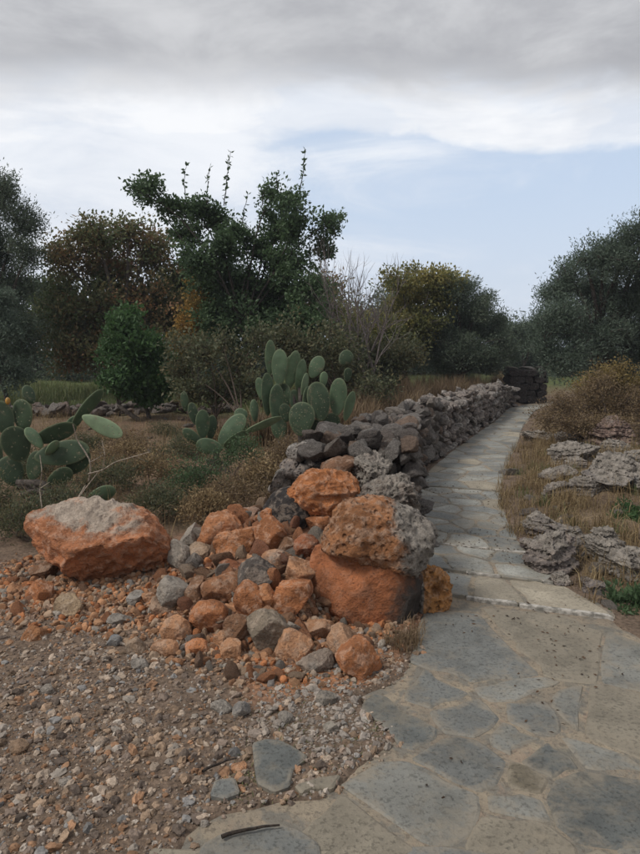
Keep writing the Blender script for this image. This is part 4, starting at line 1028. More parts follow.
def make_tree(name, label, cat, base, lobes, n_leaf, leaf, lmat, bark, r_trunk, seed, twigs=46, clump=0.16, group=None, fork=0.35, shoots=(), up=0.3, tone_fn=None, n_trunks=1, core=0.33, dens=1.9):
    """base: foot; lobes: (centre, radii, share). Trunk, limbs to every lobe, twigs through it, leaves in clumps round the twigs"""
    r = np.random.default_rng(seed); base = np.array(base, float)
    root = empty(name, base, label, cat, group)
    wood, fol = Acc(), Acc()
    cen = np.mean([l[0] for l in lobes], 0)
    n_leaf = int(n_leaf * dens * (1.75 if leaf[1] < 0.026 and leaf[0] > 0.07 else 1.0))
    forks = []; pk = float(np.clip(cen[2] - base[2], 0.04, 1.0))
    for k in range(n_trunks):
        fz = base[2] + max(0.3 * pk, fork * (cen[2] - base[2]))
        fp = base + (cen - base) * [0.35, 0.35, 0] + [r.normal(0, .15 * n_trunks) * pk, r.normal(0, .15 * n_trunks) * pk, 0]; fp[2] = fz
        b0 = base + [r.normal(0, .1 * (n_trunks - 1)) * pk, r.normal(0, .1 * (n_trunks - 1)) * pk, -0.12 * pk]
        m = (b0 + fp) / 2 + r.normal(0, 0.08, 3) * pk
        P = bez(b0, m, fp, 7); wood.add(*tube_arr(P - base, np.linspace(r_trunk * 1.1, r_trunk * 0.7, 7), 8)); forks.append(fp)
    tot = sum(l[2] for l in lobes)
    for ci, (c, rad, share) in enumerate(lobes):
        c = np.array(c, float); rad = np.array(rad, float)
        fp = forks[ci % n_trunks]
        m = fp + (c - fp) * [0.35, 0.35, 0.72] + r.normal(0, 0.2, 3) * min(1.0, np.linalg.norm(c - fp) / 2)
        lim = bez(fp, m, c, 8); wood.add(*tube_arr(lim - base, np.linspace(r_trunk * 0.4, r_trunk * 0.10, 8), 6))
        nt_ = max(6, int(twigs * math.sqrt(share)))
        u = r.normal(size=(nt_, 3)); u /= np.linalg.norm(u, axis=1)[:, None]
        rr = (core + (1 - core) * r.random(nt_) ** 0.6) * (0.82 + 0.36 * r.random(nt_))
        lng = r.random(nt_) < 0.2; rr = np.where(lng, 1.0 + 0.4 * r.random(nt_), rr); u = np.where(lng[:, None], u * [1, 1, 0.7] + [0, 0, 0.35], u)
        E = c + u * rr[:, None] * rad
        S = c + (E - c) * r.uniform(0.0, 0.35, (nt_, 1)) + r.normal(0, 0.12, (nt_, 3)) * rad; S[:3] = lim[[5, 6, 7]]
        nl = int(n_leaf * share / tot); who = r.integers(0, nt_, nl); LP = np.empty((nl, 3)); LD = np.empty((nl, 3))
        wts = r.uniform(0.25, 1.8, nt_) * np.where(lng, 0.55, 1.0)
        who = r.choice(nt_, nl, p=wts / wts.sum())
        for j in range(nt_):
            mid = (S[j] + E[j]) / 2 + r.normal(0, 0.12, 3) * pk + [0, 0, 0.06 * pk]
            P = bez(S[j], mid, E[j], 5); wood.add(*tube_arr(P - base, np.linspace(min(0.014, r_trunk * 0.12), 0.003, 5), 4))
            ix = np.where(who == j)[0]
            if len(ix):
                t = 1.02 - 0.9 * r.random(len(ix)) ** 1.3
                q0 = np.clip(t, 0, 1)[:, None]
                pos = (1 - q0) ** 2 * S[j] + 2 * q0 * (1 - q0) * mid + q0 ** 2 * E[j]
                LP[ix] = pos + np.clip(r.normal(0, clump, (len(ix), 3)), -1.5 * clump, 1.5 * clump) * [1, 1, 0.75]
                dirn = (E[j] - S[j]); dirn = dirn / (np.linalg.norm(dirn) + 1e-6)
                LD[ix] = dirn * 0.5 + r.normal(0, 0.6, (len(ix), 3)) + [0, 0, up]
        tn = np.clip(r.normal(0.5, 0.16, nt_)[who] + r.normal(0, 0.15, nl), 0, 1)
        if tone_fn is not None: tn = np.clip(tn + tone_fn(LP), 0, 1)
        sz = r.uniform(0.7, 1.25, nl)
        fol.add(*leaves_arr(LP - base, LD, leaf[0] * sz, leaf[1] * sz, tn, r))
    for P in shoots:                                   # long upright water shoots with leaves up the stem
        P = np.array(P, float); n_ = 10; k = np.linspace(0, 1, n_)
        Q = np.stack([np.interp(k, np.linspace(0, 1, len(P)), P[:, a]) for a in range(3)], -1) + r.normal(0, 0.012, (n_, 3))
        wood.add(*tube_arr(Q - base, np.linspace(0.012, 0.004, n_), 4))
        nl = int(16 * np.linalg.norm(P[-1] - P[0]) / 0.5); t = np.sort(r.random(nl)) ** 0.85
        LP = np.stack([np.interp(t, k, Q[:, a]) for a in range(3)], -1); LD = r.normal(0, 0.7, (nl, 3)) + [0, 0, 0.55]
        fol.add(*leaves_arr(LP - base, LD, leaf[0] * 1.15, leaf[1] * 1.0, np.clip(r.normal(0.4, 0.15, nl), 0, 1), r))
    link('trunk', wood.mesh('trunk', True), bark, root)
    if n_leaf: link('crown', fol.mesh('crown', False, 'tone'), lmat, root)
    return root
def LB(y, items, spread=0.5, seed=0):
    """lobes given as photo position and size at distance y"""
    r = np.random.default_rng(seed + 1000); out = []
    for it in items:
        px_, py_, rx, ry = it[:4]; dy = it[4] if len(it) > 4 else r.uniform(-spread, spread)
        s = PXS(y + dy); c = PT(px_, py_, y + dy)
        out.append((c, (rx * s, max(0.25, 0.5 * (rx + ry) * s * 0.9), ry * s), rx * ry / 900.0))
    return out
def foot(px_, y):
    x = (px_ - CX) / F * y; return np.array([x, y, Hs(x, y)])

# ------------------------------------------------------------------ trees
make_tree('olive_tree', 'tall dark olive tree cut off by the left picture edge', 'tree', foot(-14, 16.5),
    LB(16.5, [(-22,215,32,38),(2,195,18,24),(24,225,20,22),(-5,255,30,28),(28,252,15,18),(-30,290,45,40),(12,290,26,30),(-5,335,36,34),(-50,240,34,44),(22,340,22,26)], 0.6, 1),
    21000, (0.08, 0.024), M['olive_dark'], M['bark'], 0.16, 1, clump=0.15)
make_tree('olive_shrub', 'grey-green young olive at the left edge in front of the tall one', 'tree', foot(2, 14.6),
    LB(14.6, [(-6,300,18,30),(6,330,18,28),(-8,360,26,26),(12,375,16,18)], 0.3, 2), 6500, (0.09, 0.028), M['olive'], M['bark'], 0.06, 2, twigs=34, clump=0.12)
def redtone(P): return 0.38 * np.tanh(2.4 * fbm(P * 0.7, 2, 61)) - 0.14
make_tree('autumn_tree', 'broad reddish brown autumn tree left of the tall dark green tree', 'tree', foot(118, 18),
    LB(18, [(92,238,30,20),(62,258,22,20),(128,232,20,16),(150,250,26,24),(110,270,38,28),(60,300,26,32),(95,318,42,34),(145,305,40,36),(185,278,26,26),(180,325,34,36),(70,352,34,26),(125,358,44,26),(175,365,34,22),(48,330,18,26)], 0.9, 3),
    25000, (0.10, 0.062), M['autumn'], M['bark'], 0.17, 3, clump=0.19, tone_fn=redtone, core=0.4)
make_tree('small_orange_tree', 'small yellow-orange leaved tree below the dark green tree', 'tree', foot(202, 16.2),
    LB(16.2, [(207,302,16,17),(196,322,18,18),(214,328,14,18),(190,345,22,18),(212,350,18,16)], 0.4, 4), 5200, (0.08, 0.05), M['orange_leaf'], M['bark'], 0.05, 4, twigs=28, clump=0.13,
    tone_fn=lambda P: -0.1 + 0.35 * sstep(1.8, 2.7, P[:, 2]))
yT = 15.0
sh = [[PT(186, 205, yT), PT(184, 182, yT), PT(187, 163, yT)], [PT(207, 205, yT), PT(207, 185, yT), PT(210, 167, yT)], [PT(224, 205, yT), PT(226, 180, yT), PT(230, 152, yT)],
      [PT(243, 225, yT), PT(245, 208, yT), PT(248, 194, yT)], [PT(298, 200, yT), PT(303, 175, yT), PT(305, 148, yT)], [PT(277, 190, yT), PT(276, 178, yT), PT(279, 170, yT)], [PT(262, 205, yT), PT(264, 192, yT), PT(270, 184, yT)], [PT(338, 232, yT), PT(340, 222, yT), PT(346, 216, yT)], [PT(310, 262, yT), PT(309, 245, yT), PT(312, 230, yT)]]
make_tree('leafy_tree', 'tall dark green tree with upright leafy shoots against the sky', 'tree', foot(258, yT),
    LB(yT, [(150,194,17,12),(140,186,10,8),(172,208,18,14),(196,210,18,14),(215,222,20,16),(188,232,20,16),(224,250,20,24),(243,236,14,16),(272,200,9,16),(290,203,13,16),(278,228,20,18),(297,228,15,22),(262,252,22,20),(284,268,26,26),(325,226,13,10),(335,220,7,7),(322,246,13,14),(306,285,24,26),(250,292,36,34),(218,284,30,30),(262,330,44,36),(310,325,30,36),(225,330,34,30),(275,300,34,30),(195,262,20,22)], 0.7, 5),
    25000, (0.09, 0.052), M['dark_green'], M['dark_bark'], 0.075, 5, clump=0.11, shoots=sh, up=0.1, core=0.2, twigs=36, dens=2.0, fork=0.5, n_trunks=2)
def bare_tree(label, base, h, spread, seed):
    r = np.random.default_rng(seed); root = empty('bare_tree', base, label, 'tree'); acc = Acc()
    def grow(p, d, L, rad, lev):
        n_ = 5; Q = [p]
        for k in range(n_): d = d + r.normal(0, 0.10, 3) + [0, 0, 0.06]; d = d / np.linalg.norm(d); Q.append(Q[-1] + d * L / n_)
        Q = np.array(Q); acc.add(*tube_arr(Q, np.linspace(rad, rad * (0.6 if lev < 5 else 0.2), n_ + 1), 5 if lev < 3 else 4))
        if lev == 5: return
        for k in range(3 if lev < 4 else 2):
            a = Q[-1] if k < 2 else Q[r.integers(2, 5)]
            nd = d + r.normal(0, spread, 3) * [1, 1, 0.5] + [0, 0, 0.08]; nd = nd / np.linalg.norm(nd)
            grow(a, nd, L * r.uniform(0.62, 0.85), rad * 0.58, lev + 1)
    for k in range(3): grow(np.array([r.normal(0, .08), r.normal(0, .08), -0.1]), np.array([(k - 1) * 0.2, r.normal(0, .1), 1.0]), h * 0.36, 0.045, 0)
    link('trunk', acc.mesh('trunk', True), M['grey_twig'], root); return root
bare_tree('leafless purple-brown tree with fine branches right of the tall green tree', foot(366, 14.0), 3.1, 0.42, 6)
make_tree('brown_thicket', 'dark brown twiggy thicket at the foot of the bare tree', 'shrub', foot(372, 14.8),
    LB(14.8, [(345,360,26,24),(378,360,26,22),(402,358,20,18),(350,385,28,16),(378,386,18,12)], 0.5, 7), 7000, (0.075, 0.042), M['bramble'], M['purple_twig'], 0.05, 7, clump=0.16, n_trunks=2)
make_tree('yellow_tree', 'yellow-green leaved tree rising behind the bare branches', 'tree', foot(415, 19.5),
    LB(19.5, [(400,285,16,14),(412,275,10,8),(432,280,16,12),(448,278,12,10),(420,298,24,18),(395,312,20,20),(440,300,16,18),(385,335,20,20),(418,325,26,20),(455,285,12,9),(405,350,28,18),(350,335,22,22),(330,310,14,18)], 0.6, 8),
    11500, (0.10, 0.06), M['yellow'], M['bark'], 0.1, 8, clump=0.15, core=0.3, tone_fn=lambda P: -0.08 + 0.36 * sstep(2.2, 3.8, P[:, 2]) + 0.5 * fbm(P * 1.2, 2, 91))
make_tree('olive_tree', 'dark grey-green olive tree sloping down towards the far path bend', 'tree', foot(458, 20),
    LB(20, [(456,294,18,14),(466,288,9,9),(476,312,18,16),(484,298,8,10),(455,325,30,24),(490,330,16,18),(498,322,6,9),(432,345,26,30),(470,352,34,26),(502,345,12,16),(455,368,28,14),(492,360,14,14),(510,356,9,14)], 0.7, 9),
    20000, (0.08, 0.024), M['olive_dark'], M['bark'], 0.15, 9, clump=0.15)
make_tree('distant_tree', 'small dark tree far off in the gap between the olives', 'tree', foot(527, 30),
    LB(30, [(515,335,13,16),(530,330,14,14),(520,355,20,18),(540,345,18,22),(533,370,20,16),(508,350,9,14)], 0.8, 10), 9500, (0.14, 0.05), M['olive_dark'], M['bark'], 0.12, 10, clump=0.2)
make_tree('olive_tree', 'large bushy grey-green olive tree at the right picture edge', 'tree', foot(612, 16),
    LB(16, [(604,255,20,18),(584,262,16,14),(628,238,13,14),(648,232,20,22),(625,262,24,20),(568,278,18,16),(556,292,14,18),(545,298,8,10),(590,290,30,24),(635,295,36,30),(560,325,22,26),(545,322,13,16),(600,335,38,32),(645,340,36,36),(570,360,24,22),(612,372,30,22),(665,270,30,34),(545,352,16,20),(690,320,40,44),(635,385,30,16)], 0.9, 11),
    34000, (0.08, 0.023), M['olive'], M['bark'], 0.2, 11, clump=0.15, n_trunks=2)
make_tree('leafy_bush', 'fresh green leafy bush in the field left of the cactus', 'bush', foot(142, 12.4),
    LB(12.4, [(122,330,13,16),(112,352,9,12),(138,345,18,18),(152,360,18,20),(130,372,22,18),(158,380,16,16),(140,392,22,15),(116,385,10,12),(128,318,8,10)], 0.35, 12), 6200, (0.085, 0.055), M['bush_green'], M['bark'], 0.05, 12, twigs=30, clump=0.11, n_trunks=2, fork=0.2)
make_tree('bramble_bush', 'dark bramble thicket between the green bush and the tall cactus', 'bush', foot(215, 11.2),
    LB(11.2, [(182,372,16,14),(204,352,14,14),(238,366,18,16),(195,392,22,14),(225,392,24,14),(250,388,18,14),(178,345,9,10),(258,342,12,14),(222,342,9,10)], 0.5, 13), 5200, (0.07, 0.04), M['bramble'], M['twig'], 0.04, 13, clump=0.14, n_trunks=2, fork=0.2, dens=1.3, core=0.1)
make_tree('bramble_bush', 'dark undergrowth to the right behind the tall cactus', 'bush', foot(335, 12.3),
    LB(12.3, [(302,352,20,20),(338,352,16,22),(352,378,18,18),(320,382,22,16),(280,340,16,18),(374,390,16,12),(330,330,8,12)], 0.6, 14), 6000, (0.07, 0.04), M['bramble'], M['twig'], 0.04, 14, clump=0.16, n_trunks=2, fork=0.2, dens=1.3, core=0.1)
# far row closing the view below the crowns
for i, (px_, y_, h_, mm, lab) in enumerate([
    (40, 27, 88, 'olive_dark', 'dark low tree far behind the left olive'), (110, 29, 80, 'autumn', 'dull brown tree far behind the autumn tree'),
    (180, 28, 86, 'olive_dark', 'dark low tree far behind the small orange tree'), (250, 30, 92, 'olive_dark', 'dark low tree far behind the tall green tree'),
    (320, 29, 84, 'autumn', 'dull brown tree far behind the bare tree'), (395, 31, 74, 'olive_dark', 'dark low tree far behind the yellow tree'), (470, 33, 58, 'olive_dark', 'dark low tree far behind the middle olive'),
    (600, 30, 80, 'olive_dark', 'dark low tree far behind the right olive')]):
    make_tree('distant_tree', lab, 'tree', foot(px_, y_), LB(y_, [(px_ - 26, 352 - h_ * .35, 26, h_ * .33), (px_ + 22, 350 - h_ * .3, 28, h_ * .36), (px_, 350 - h_ * .62, 26, h_ * .3), (px_ - 10, 365, 38, 24), (px_ + 26, 368, 34, 22)], 1.0, 40 + i),
        7000, (0.17, 0.07), M[mm], M['bark'], 0.14, 40 + i, clump=0.28)

# ------------------------------------------------------------------ shrubs on the right bank and by the wall
make_tree('brown_shrub', 'wide dry brown shrub on the right bank above the pale rocks', 'shrub', foot(592, 10.2),
    LB(10.2, [(560,408,22,18),(590,402,26,22),(620,408,24,22),(575,425,30,14),(610,428,30,12),(545,422,12,14),(645,410,22,24),(598,385,16,12)], 0.4, 15), 10500, (0.032, 0.018), M['brown_leaf'], M['twig'], 0.03, 15, clump=0.10, n_trunks=3, fork=0.15, twigs=60)
make_tree('yellow_shrub', 'yellowing shrub top behind the dry brown shrub', 'shrub', foot(612, 11.0),
    LB(11.0, [(600,380,16,13),(618,372,12,12),(628,385,16,14),(585,390,14,10),(640,395,16,14),(610,398,20,12)], 0.3, 16), 4200, (0.04, 0.022), M['yellow_brown'], M['twig'], 0.03, 16, clump=0.08, n_trunks=2, fork=0.2)
make_tree('green_plant', 'dark green leafy plant at the lower right beside the path', 'plant', foot(640, 3.95),
    LB(3.95, [(622,610,20,14),(645,606,24,20),(632,622,24,10),(612,620,12,8),(665,615,24,20)], 0.08, 17), 3600, (0.045, 0.018), M['dark_green'], M['twig'], 0.008, 17, clump=0.035, n_trunks=3, fork=0.2, twigs=26, up=0.6)
make_tree('green_tuft', 'small green plant above the pale upright rock on the right', 'plant', foot(628, 5.6),
    LB(5.6, [(622,524,14,9),(634,518,14,10),(612,528,8,6)], 0.08, 18), 1100, (0.045, 0.016), M['bush_green'], M['twig'], 0.006, 18, clump=0.035, n_trunks=2, fork=0.2, twigs=20, up=0.6)
make_tree('green_sprig', 'low green sprig between the rocks on the right bank', 'plant', foot(592, 4.95),
    LB(4.95, [(588,568,9,8),(578,575,8,6)], 0.05, 19), 420, (0.04, 0.016), M['bush_green'], M['twig'], 0.005, 19, clump=0.03, fork=0.2, twigs=14, up=0.6)
# dry thorny scrub filling the hollow behind the heap
sc = [(60,505,5.4,36,22),(22,520,5.1,34,26),(110,478,6.4,34,22),(150,470,6.6,36,26),(195,480,6.2,36,26),(232,492,5.6,34,22),(262,478,5.9,28,26),(180,450,7.8,36,18),(120,452,8.2,34,18),(240,455,7.2,30,22),(285,455,6.6,18,24),(70,470,7.2,30,20),(155,500,5.5,30,16),(205,505,5.3,26,13),(30,470,6.6,28,24),(-10,500,5.6,28,30),(105,435,10.4,22,11),(160,432,11.2,24,10),(210,438,9.6,20,11),(250,432,10.6,18,12),(130,445,9.0,26,13),(185,455,8.6,28,13),(85,445,9.2,22,12),(60,430,11.5,24,9)]
wh = ['left of the dead stems','at the far left behind the boulder tip','above the middle of the long boulder','in the middle of the hollow','behind the pointed grey slab','behind the large orange rock','below the low cactus','beyond the hollow below the green bush','beyond the hollow left of the green bush','just left of the low cactus foot','between the low cactus and the wall','behind the left cactus','right behind the boulder end','right behind the orange rocks','under the left cactus','at the left edge under the cactus','below the green bush, farther back','farthest right of the green bush','behind the low cactus','between the two right-hand cacti, low down','in the middle of the hollow, farther back','left of the low cactus foot, farther back','behind the dead stems, farther back','before the tumbled wall at the left']
for i, (px_, py_, y_, rx, ry) in enumerate(sc):
    mm = ['brown_leaf', 'straw', 'bramble', 'straw', 'dark_green'][i % 5] if i not in (0, 1, 14, 15) else 'bramble'
    make_tree('dry_scrub', ('low green weedy scrub ' if mm == 'dark_green' else 'dry brown thorny scrub ') + wh[i], 'shrub', foot(px_, y_), LB(y_, [(px_ - rx * .45, py_ + 4, rx * .6, ry * .7), (px_ + rx * .45, py_ + 2, rx * .6, ry * .7), (px_, py_ - ry * .3, rx * .6, ry * .7)], 0.15, 60 + i),
        1500, (0.03, 0.011), M[mm], M['twig'], 0.012, 60 + i, clump=0.06, n_trunks=3, fork=0.15, twigs=34, group='dry scrub in the hollow', up=0.4)

# ------------------------------------------------------------------ prickly pears
def pad_mesh(L, W, th, seed):
    r = np.random.default_rng(seed); V, T = ico(4); U = V.copy()
    t = (U[:, 2] + 1) / 2                       # 0 base .. 1 tip
    prof = 0.72 + 0.42 * t - 0.10 * t * t
    x = U[:, 0] * W / 2 * prof; z = t * L; yv = U[:, 1] * th / 2 * (0.75 + 0.25 * (1 - t))
    yv = np.sign(yv) * np.abs(yv)
    bend = r.uniform(-0.08, 0.08) * L; yv = yv + bend * (t ** 2) + 0.012 * L * fbm(np.column_stack([x, z, x * 0]) * 9 + seed, 2, seed)
    rim = sstep(0.86, 0.985, np.hypot(U[:, 0], U[:, 2] * 0.999))
    return mesh_np('pad', np.column_stack([x, yv, z]), T, True, None, {'rim': rim * 0.45})
DK, MD, LT, PL = (0.042, 0.066, 0.036), (0.075, 0.115, 0.065), (0.115, 0.17, 0.095), (0.17, 0.23, 0.135)
def cactus(name, label, px_, y, pads, fruit=()):
    b0 = foot(px_, y); root = empty(name, b0, label, 'cactus')
    for i, (bx_, by_, tx, ty, w, face, c_, dy) in enumerate(pads):
        A, B = PT(bx_, by_, y + dy), PT(tx, ty, y + dy); ax = B - A
        lean = math.radians(((i * 37) % 23) - 11); vw = np.array([0, 1, 0]); L0 = np.linalg.norm(ax)
        ax = ax + vw * L0 * math.tan(lean) * 0.5; L = np.linalg.norm(ax); zc = ax / L
        xa = np.cross(vw, zc); xa /= np.linalg.norm(xa); ya = np.cross(zc, xa)
        f_ = math.radians(face); xr = xa * math.cos(f_) + ya * math.sin(f_); yr = np.cross(zc, xr)
        W = w * PXS(y + dy) / max(0.35, abs(math.cos(f_)))
        me = pad_mesh(L * 1.03, W, 0.028 + 0.02 * ((i * 13) % 5) / 5, i + int(px_))
        o = link('pad', me, M['cactus'], root, None, None, c_)
        mt = Matrix(((xr[0], yr[0], zc[0], A[0] - b0[0]), (xr[1], yr[1], zc[1], A[1] - b0[1]), (xr[2], yr[2], zc[2], A[2] - b0[2]), (0, 0, 0, 1)))
        o.matrix_local = mt
    for (fx, fy, c_) in fruit:
        p = PT(fx, fy, y - 0.03); V, T = ico(3)
        link('fruit', mesh_np('fruit', V * [0.022, 0.022, 0.034], T, True, None, {'rim': np.zeros(len(V))}), M['cactus'], root, p - b0, None, c_)
    # woody old pads and stem down to the soil
    st = Acc(); r = np.random.default_rng(int(px_))
    for k in range(4):
        top = PT(px_ + r.uniform(-18, 18), pads[0][1] + r.uniform(10, 34), y)
        st.add(*tube_arr(bez(np.array([r.normal(0, .06), r.normal(0, .05), -0.08]), np.array([r.normal(0, .1), 0, 0.2]), top - b0, 6), np.linspace(0.05, 0.035, 6), 7))
    link('stem', st.mesh('stem', True), M['bark'], root)
    return root
cactus('prickly_pear', 'spreading prickly pear cactus at the left edge behind the long boulder', 35, 6.0, [
 (22,462,13,427,29,18,DK,-0.05),(24,432,22,400,25,-15,DK,0),(9,434,-4,402,24,22,DK,-0.04),(33,404,25,386,10,40,DK,0.15),(42,448,27,428,7,66,LT,-0.1),(33,442,76,426,19,20,DK,0.02),
 (34,458,86,449,27,-12,DK,-0.06),(68,474,87,451,21,15,DK,0.02),(72,426,101,391,9,62,MD,0.05),(82,416,122,435,18,-8,PL,-0.02),(48,484,72,470,18,10,DK,-0.05),(88,499,114,490,17,8,MD,-0.15),
 (-2,470,-14,436,26,0,DK,0.1),(18,486,4,458,24,25,DK,0.06),(66,428,80,417,11,30,MD,0.05),(30,480,40,452,22,-20,DK,0.1),(46,455,58,442,8,50,LT,-0.1),(-6,440,-20,408,24,-20,DK,0.2)],
 fruit=[(8, 401, (0.45, 0.24, 0.05))])
cactus('prickly_pear', 'tall upright prickly pear cactus with many pale green pads behind the wall', 300, 8.3, [
 (270,375,271,341,11,30,LT,0),(279,386,280,350,18,-10,MD,-0.05),(288,390,297,352,14,35,LT,0.05),(298,392,302,360,11,45,LT,0.1),(311,378,321,357,16,-12,MD,0.1),(268,416,268,374,13,35,MD,-0.05),
 (276,422,276,385,15,25,MD,-0.1),(285,410,284,384,15,-25,DK,0),(322,421,316,383,25,8,DK,-0.12),(336,416,340,379,19,-15,MD,0),(345,421,353,392,11,40,LT,0.02),(323,387,324,372,9,20,LT,0.05),
 (296,414,294,390,11,30,MD,0),(300,436,303,403,29,-10,DK,-0.15),(302,397,308,374,7,60,PL,0),(287,422,284,404,13,10,DK,-0.08),(255,422,254,400,9,20,MD,0.1),(305,410,309,387,9,40,LT,-0.02),
 (340,364,351,352,15,0,DK,0.5),(347,382,348,368,9,20,DK,0.5),(327,440,334,414,20,20,DK,0),(280,440,278,418,18,-20,DK,0),(312,440,316,420,18,5,DK,0.05),(292,372,290,356,9,35,MD,0.2),(262,400,259,378,10,-20,MD,0.15)])
cactus('prickly_pear', 'low sprawling prickly pear with one long pale pad left of the tall cactus', 222, 7.7, [
 (203,439,203,410,15,15,MD,-0.02),(203,445,183,430,13,-10,DK,0),(223,449,197,444,18,0,MD,-0.08),(219,445,243,416,21,-12,MD,0.05),(244,433,281,418,9,50,PL,-0.1),(223,447,246,431,9,48,LT,-0.1),
 (238,422,243,409,15,0,MD,0.15),(210,440,213,416,11,25,DK,0.1),(228,455,236,436,14,20,DK,0.1),(196,425,191,403,10,20,DK,0.5),(186,412,184,392,9,-10,DK,0.6)])

# pale dead stems in front of the scrub at the left
ds = empty('dead_stem', PT(72, 505, 5.0) * [1, 1, 0] + [0, 0, Hs(*PT(72, 505, 5.0)[:2])], 'pale bare dead stems curving up behind the long boulder', 'dead stems')
acc = Acc(); o0 = np.array(ds.location)
for pts, rad in [([(70,512),(82,492),(90,478),(91,462),(84,450),(77,440),(73,424)], 0.009), ([(88,474),(103,470),(115,462),(136,456),(150,452)], 0.006), ([(103,470),(105,455),(102,440)], 0.004),
                 ([(42,508),(40,490),(42,470),(40,455)], 0.006), ([(70,510),(86,488),(100,470)], 0.006), ([(91,462),(103,455)], 0.004), ([(41,488),(50,482)], 0.004), ([(136,456),(146,462)], 0.003)]:
    P = np.array([PT(a, b_, 5.05 + 0.03 * math.sin(a)) for a, b_ in pts]) - o0
    k = np.linspace(0, 1, 14); Q = np.stack([np.interp(k, np.linspace(0, 1, len(P)), P[:, c_]) for c_ in range(3)], -1)
    acc.add(*tube_arr(Q, np.linspace(rad, rad * 0.5, 14), 5))
for pts, rad in [([(42,508),(44,540)], 0.006), ([(70,512),(66,545)], 0.009)]:
    acc.add(*tube_arr(np.array([PT(a, b_, 5.05) for a, b_ in pts]) - o0, [rad, rad], 5))
link('stem', acc.mesh('stem', True), M['dead_twig'], ds)

# sticks on the gravel
for lab, a, b_, rad in [('dark dry stick lying in the gravel left of the lone flagstone', (202,771), (236,758), 0.006), ('dark dry stick lying across the bottom flagstone', (221,836), (279,825), 0.007)]:
    A, B = GP(*a, 0.03), GP(*b_, 0.03); P = bez(A, (A + B) / 2 + [0, 0.012, 0.004], B, 8) + np.random.default_rng(3).normal(0, 0.0016, (8, 3))
    V_, T_ = tube_arr(P - P[0], np.linspace(rad, rad * 0.45, 8), 6)
    tag(link('stick', mesh_np('stick', V_, T_, True), M['dark_stick'], None, P[0]), lab, 'stick')

# ------------------------------------------------------------------ grass, straw, litter
def blades(name, label, cat, n, reg, cond, h, w, mat, seed, lean=0.45, tufts=0):
    r = np.random.default_rng(seed); x = r.uniform(reg[0], reg[1], n * 5); y = r.uniform(reg[2], reg[3], n * 5)
    if tufts:
        k = r.integers(0, tufts, n * 5); tx = r.uniform(reg[0], reg[1], tufts); ty = r.uniform(reg[2], reg[3], tufts)
        x = tx[k] + r.normal(0, 0.05, n * 5); y = ty[k] + r.normal(0, 0.05, n * 5)
    ok = cond(x, y); x, y = x[ok][:n], y[ok][:n]; k = len(x); z = H(x, y) - 0.01
    B = np.stack([x, y, z], -1); hh = h[0] + (h[1] - h[0]) * r.random(k) ** 1.5
    a = r.uniform(0, 6.28, k); ln = np.abs(r.normal(0, lean, k)); dirh = np.stack([np.cos(a), np.sin(a), a * 0], -1)
    side = np.stack([-np.sin(a), np.cos(a), a * 0], -1) * (w * r.uniform(.6, 1.3, k))[:, None]
    M1 = B + dirh * (hh * ln * 0.3)[:, None] + np.array([0, 0, 1]) * (hh * 0.6)[:, None]
    Tp = B + dirh * (hh * ln)[:, None] + np.array([0, 0, 1]) * (hh * (1 - 0.25 * ln.clip(0, 2)))[:, None]
    V = np.stack([B - side, B + side, M1 + side * 0.7, M1 - side * 0.7, Tp], 1).reshape(-1, 3); i = np.arange(k)[:, None] * 5
    T = np.concatenate([i + [0, 1, 2], i + [0, 2, 3], i + [3, 2, 4]])
    tn = np.clip(r.normal(0.5, 0.25, k), 0, 1)
    tag(link(name, mesh_np(name, V, T, False, None, {'tone': np.repeat(tn, 5)}), mat), label, cat, None, 'stuff')
rightb = lambda lo, hi: (lambda x, y: (x - xR(y) > lo) & (x - xR(y) < hi))
blades('dry_grass', 'dry straw-coloured grass along the right edge of the path', 'grass', 9000, (1.4, 5.0, 3.9, 12), rightb(-0.07, 0.8), (0.04, 0.22), 0.0028, M['straw'], 1, 0.75, tufts=620)
blades('dry_grass', 'dry grass between the rocks of the right bank', 'grass', 11000, (1.8, 8.0, 3.8, 13), rightb(0.3, 3.0), (0.05, 0.26), 0.003, M['straw'], 2, 0.8, tufts=900)
blades('dry_grass', 'reddish dead grass and bracken behind the far part of the wall', 'grass', 26000, (-1.5, 6.5, 9.5, 24), lambda x, y: (xL(y) - x > 0.85) & (xL(y) - x < 3.6), (0.25, 0.85), 0.006, M['red_straw'], 3, 0.5, tufts=520)
blades('dry_grass', 'yellow dry grass tufts just behind the wall', 'grass', 4500, (0, 5.0, 9.5, 17), lambda x, y: (xL(y) - x > 0.8) & (xL(y) - x < 1.9), (0.15, 0.5), 0.004, M['straw'], 13, 0.5, tufts=120)
blades('grass', 'green grass of the field beyond the tumbled wall', 'grass', 16000, (-12, 0.5, 13.7, 24), lambda x, y: xL(y) - x > 2.5, (0.12, 0.42), 0.006, M['grass'], 4, 0.5)
blades('dry_grass', 'dry stalks and straw in the hollow behind the heap', 'grass', 9000, (-6.5, 0.4, 4.95, 13), lambda x, y: (xL(y) - x > 1.15) & (y > 4.9), (0.06, 0.34), 0.0026, M['straw'], 5, 0.7, tufts=900)
blades('weeds', 'sparse small weeds growing in the gravel beside the flags', 'weeds', 900, (-0.35, 0.35, 2.05, 3.1), lambda x, y: xL(y) - x > 0.0, (0.008, 0.035), 0.002, M['grass'], 6, 0.9, tufts=40)
blades('dry_grass', 'brown dead grass tuft at the foot of the square block', 'grass', 500, (0.40, 0.62, 3.3, 3.75), lambda x, y: xL(y) - x > -0.06, (0.04, 0.15), 0.002, M['red_straw'], 7, 0.5, tufts=9)
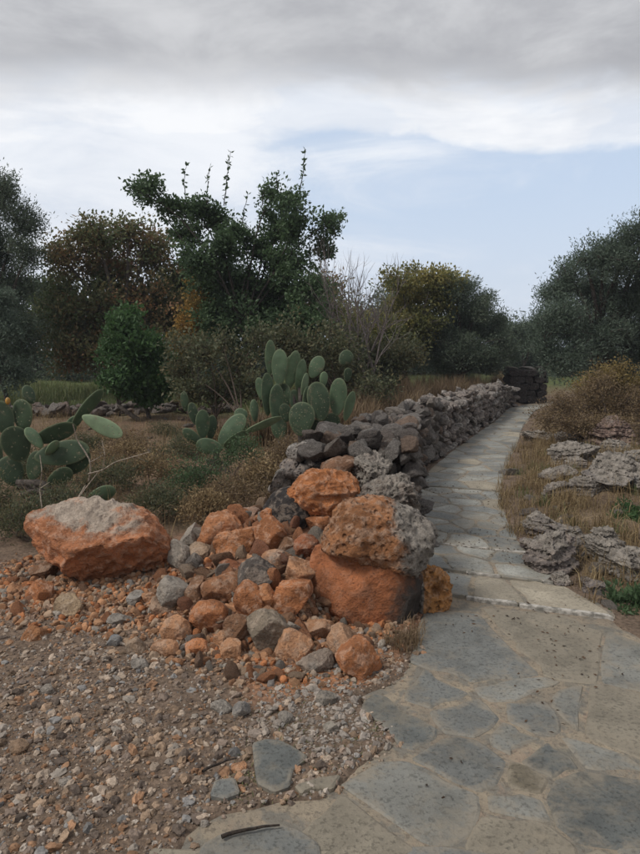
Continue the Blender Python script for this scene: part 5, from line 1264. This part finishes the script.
# fallen leaves and crumbs on the flags
r = np.random.default_rng(99)
y = 2.0 + 6.5 * r.random(900) ** 1.4; x = xL(y) + (xR(y) - xL(y)) * r.random(900)
cl = fbm(np.column_stack([x * 2.2, y * 2.2, x * 0]), 2, 71) + 0.35 * sstep(0.35, 0, np.abs(y - 3.75)); ok = cl > 0.02; x, y = x[ok], y[ok]
P = np.column_stack([x, y, pz(qof(x, y)) + 0.011]); D = np.column_stack([r.normal(size=len(x)), r.normal(size=len(x)), r.normal(0, 0.15, len(x))])
V_, T_, tn = leaves_arr(P, D, r.uniform(0.012, 0.032, len(x)), 0.011, r.random(len(x)), r); V_[:, 2] = np.maximum(V_[:, 2], np.repeat(P[:, 2], 4) - 0.002) * 1.0
tag(link('leaf_litter', mesh_np('leaf_litter', V_, T_, False, None, {'tone': tn}), M['litter']), 'dark fallen leaves and crumbs scattered over the flagstones', 'leaf litter', kind='stuff')

# ------------------------------------------------------------------ added haze volume, a veil that lifts the dark tones
m = bpy.data.materials.new('air'); m.use_nodes = True; nt = m.node_tree; nt.nodes.clear()
o_ = nt.nodes.new('ShaderNodeOutputMaterial'); pv_ = nt.nodes.new('ShaderNodeVolumePrincipled')
pv_.inputs['Color'].default_value = (0.82, 0.88, 1.0, 1); pv_.inputs['Density'].default_value = 0.0010
nt.links.new(pv_.outputs[0], o_.inputs['Volume'])
bm = bmesh.new(); bmesh.ops.create_cube(bm, size=1.0, matrix=Matrix.Translation((0, 20, 3.5)) @ Matrix.Diagonal((160, 120, 13, 1)))
hz = bpy.data.meshes.new('haze'); bm.to_mesh(hz); bm.free()
tag(link('haze', hz, m), 'thin pale haze added to lift the dark tones between the trees', 'haze', kind='stuff')

blades('grass', 'green grass tufts among the rocks of the right bank', 'grass', 4200, (1.6, 6.5, 3.7, 10), rightb(0.1, 2.6), (0.04, 0.17), 0.0032, M['grass'], 21, 0.6, tufts=150)
# small stones lying on the right bank and in the hollow
def scatter_stones(n, reg, cond, size, pal, name, label, group, seed, mat):
    r = np.random.default_rng(seed); k = 0
    while k < n:
        x = r.uniform(reg[0], reg[1]); y = r.uniform(reg[2], reg[3])
        if not cond(x, y): continue
        s_ = size[0] + (size[1] - size[0]) * r.random() ** 1.7
        o = link(name, wprotos[r.integers(14)], M[mat], None, (x, y, Hs(x, y) + s_ * 0.15), (r.normal(0, .3), r.normal(0, .3), r.uniform(0, 6.28)), pal[r.integers(len(pal))])
        o.scale = (s_ * r.uniform(.9, 1.4), s_ * r.uniform(.8, 1.1), s_ * r.uniform(.4, .75)); tag(o, label, 'stone', group); k += 1
scatter_stones(60, (1.7, 6.5, 3.9, 10), lambda x, y: 0.04 < x - xR(y) < 2.3, (0.04, 0.16), [(0.27, 0.24, 0.21), (0.2, 0.17, 0.155), (0.3, 0.27, 0.24)], 'bank_stone', 'small grey stone in the dry grass of the right bank', 'small stones on the right bank', 31, 'pitted')
scatter_stones(70, (-4.5, 0.1, 5.0, 12.5), lambda x, y: xL(y) - x > 1.2 and abs(x) < 0.55 * y, (0.03, 0.12), [(0.30, 0.15, 0.08), (0.25, 0.19, 0.15), (0.22, 0.2, 0.18)], 'field_stone', 'small reddish stone on the bare soil of the hollow', 'small stones in the hollow', 32, 'small_stone')
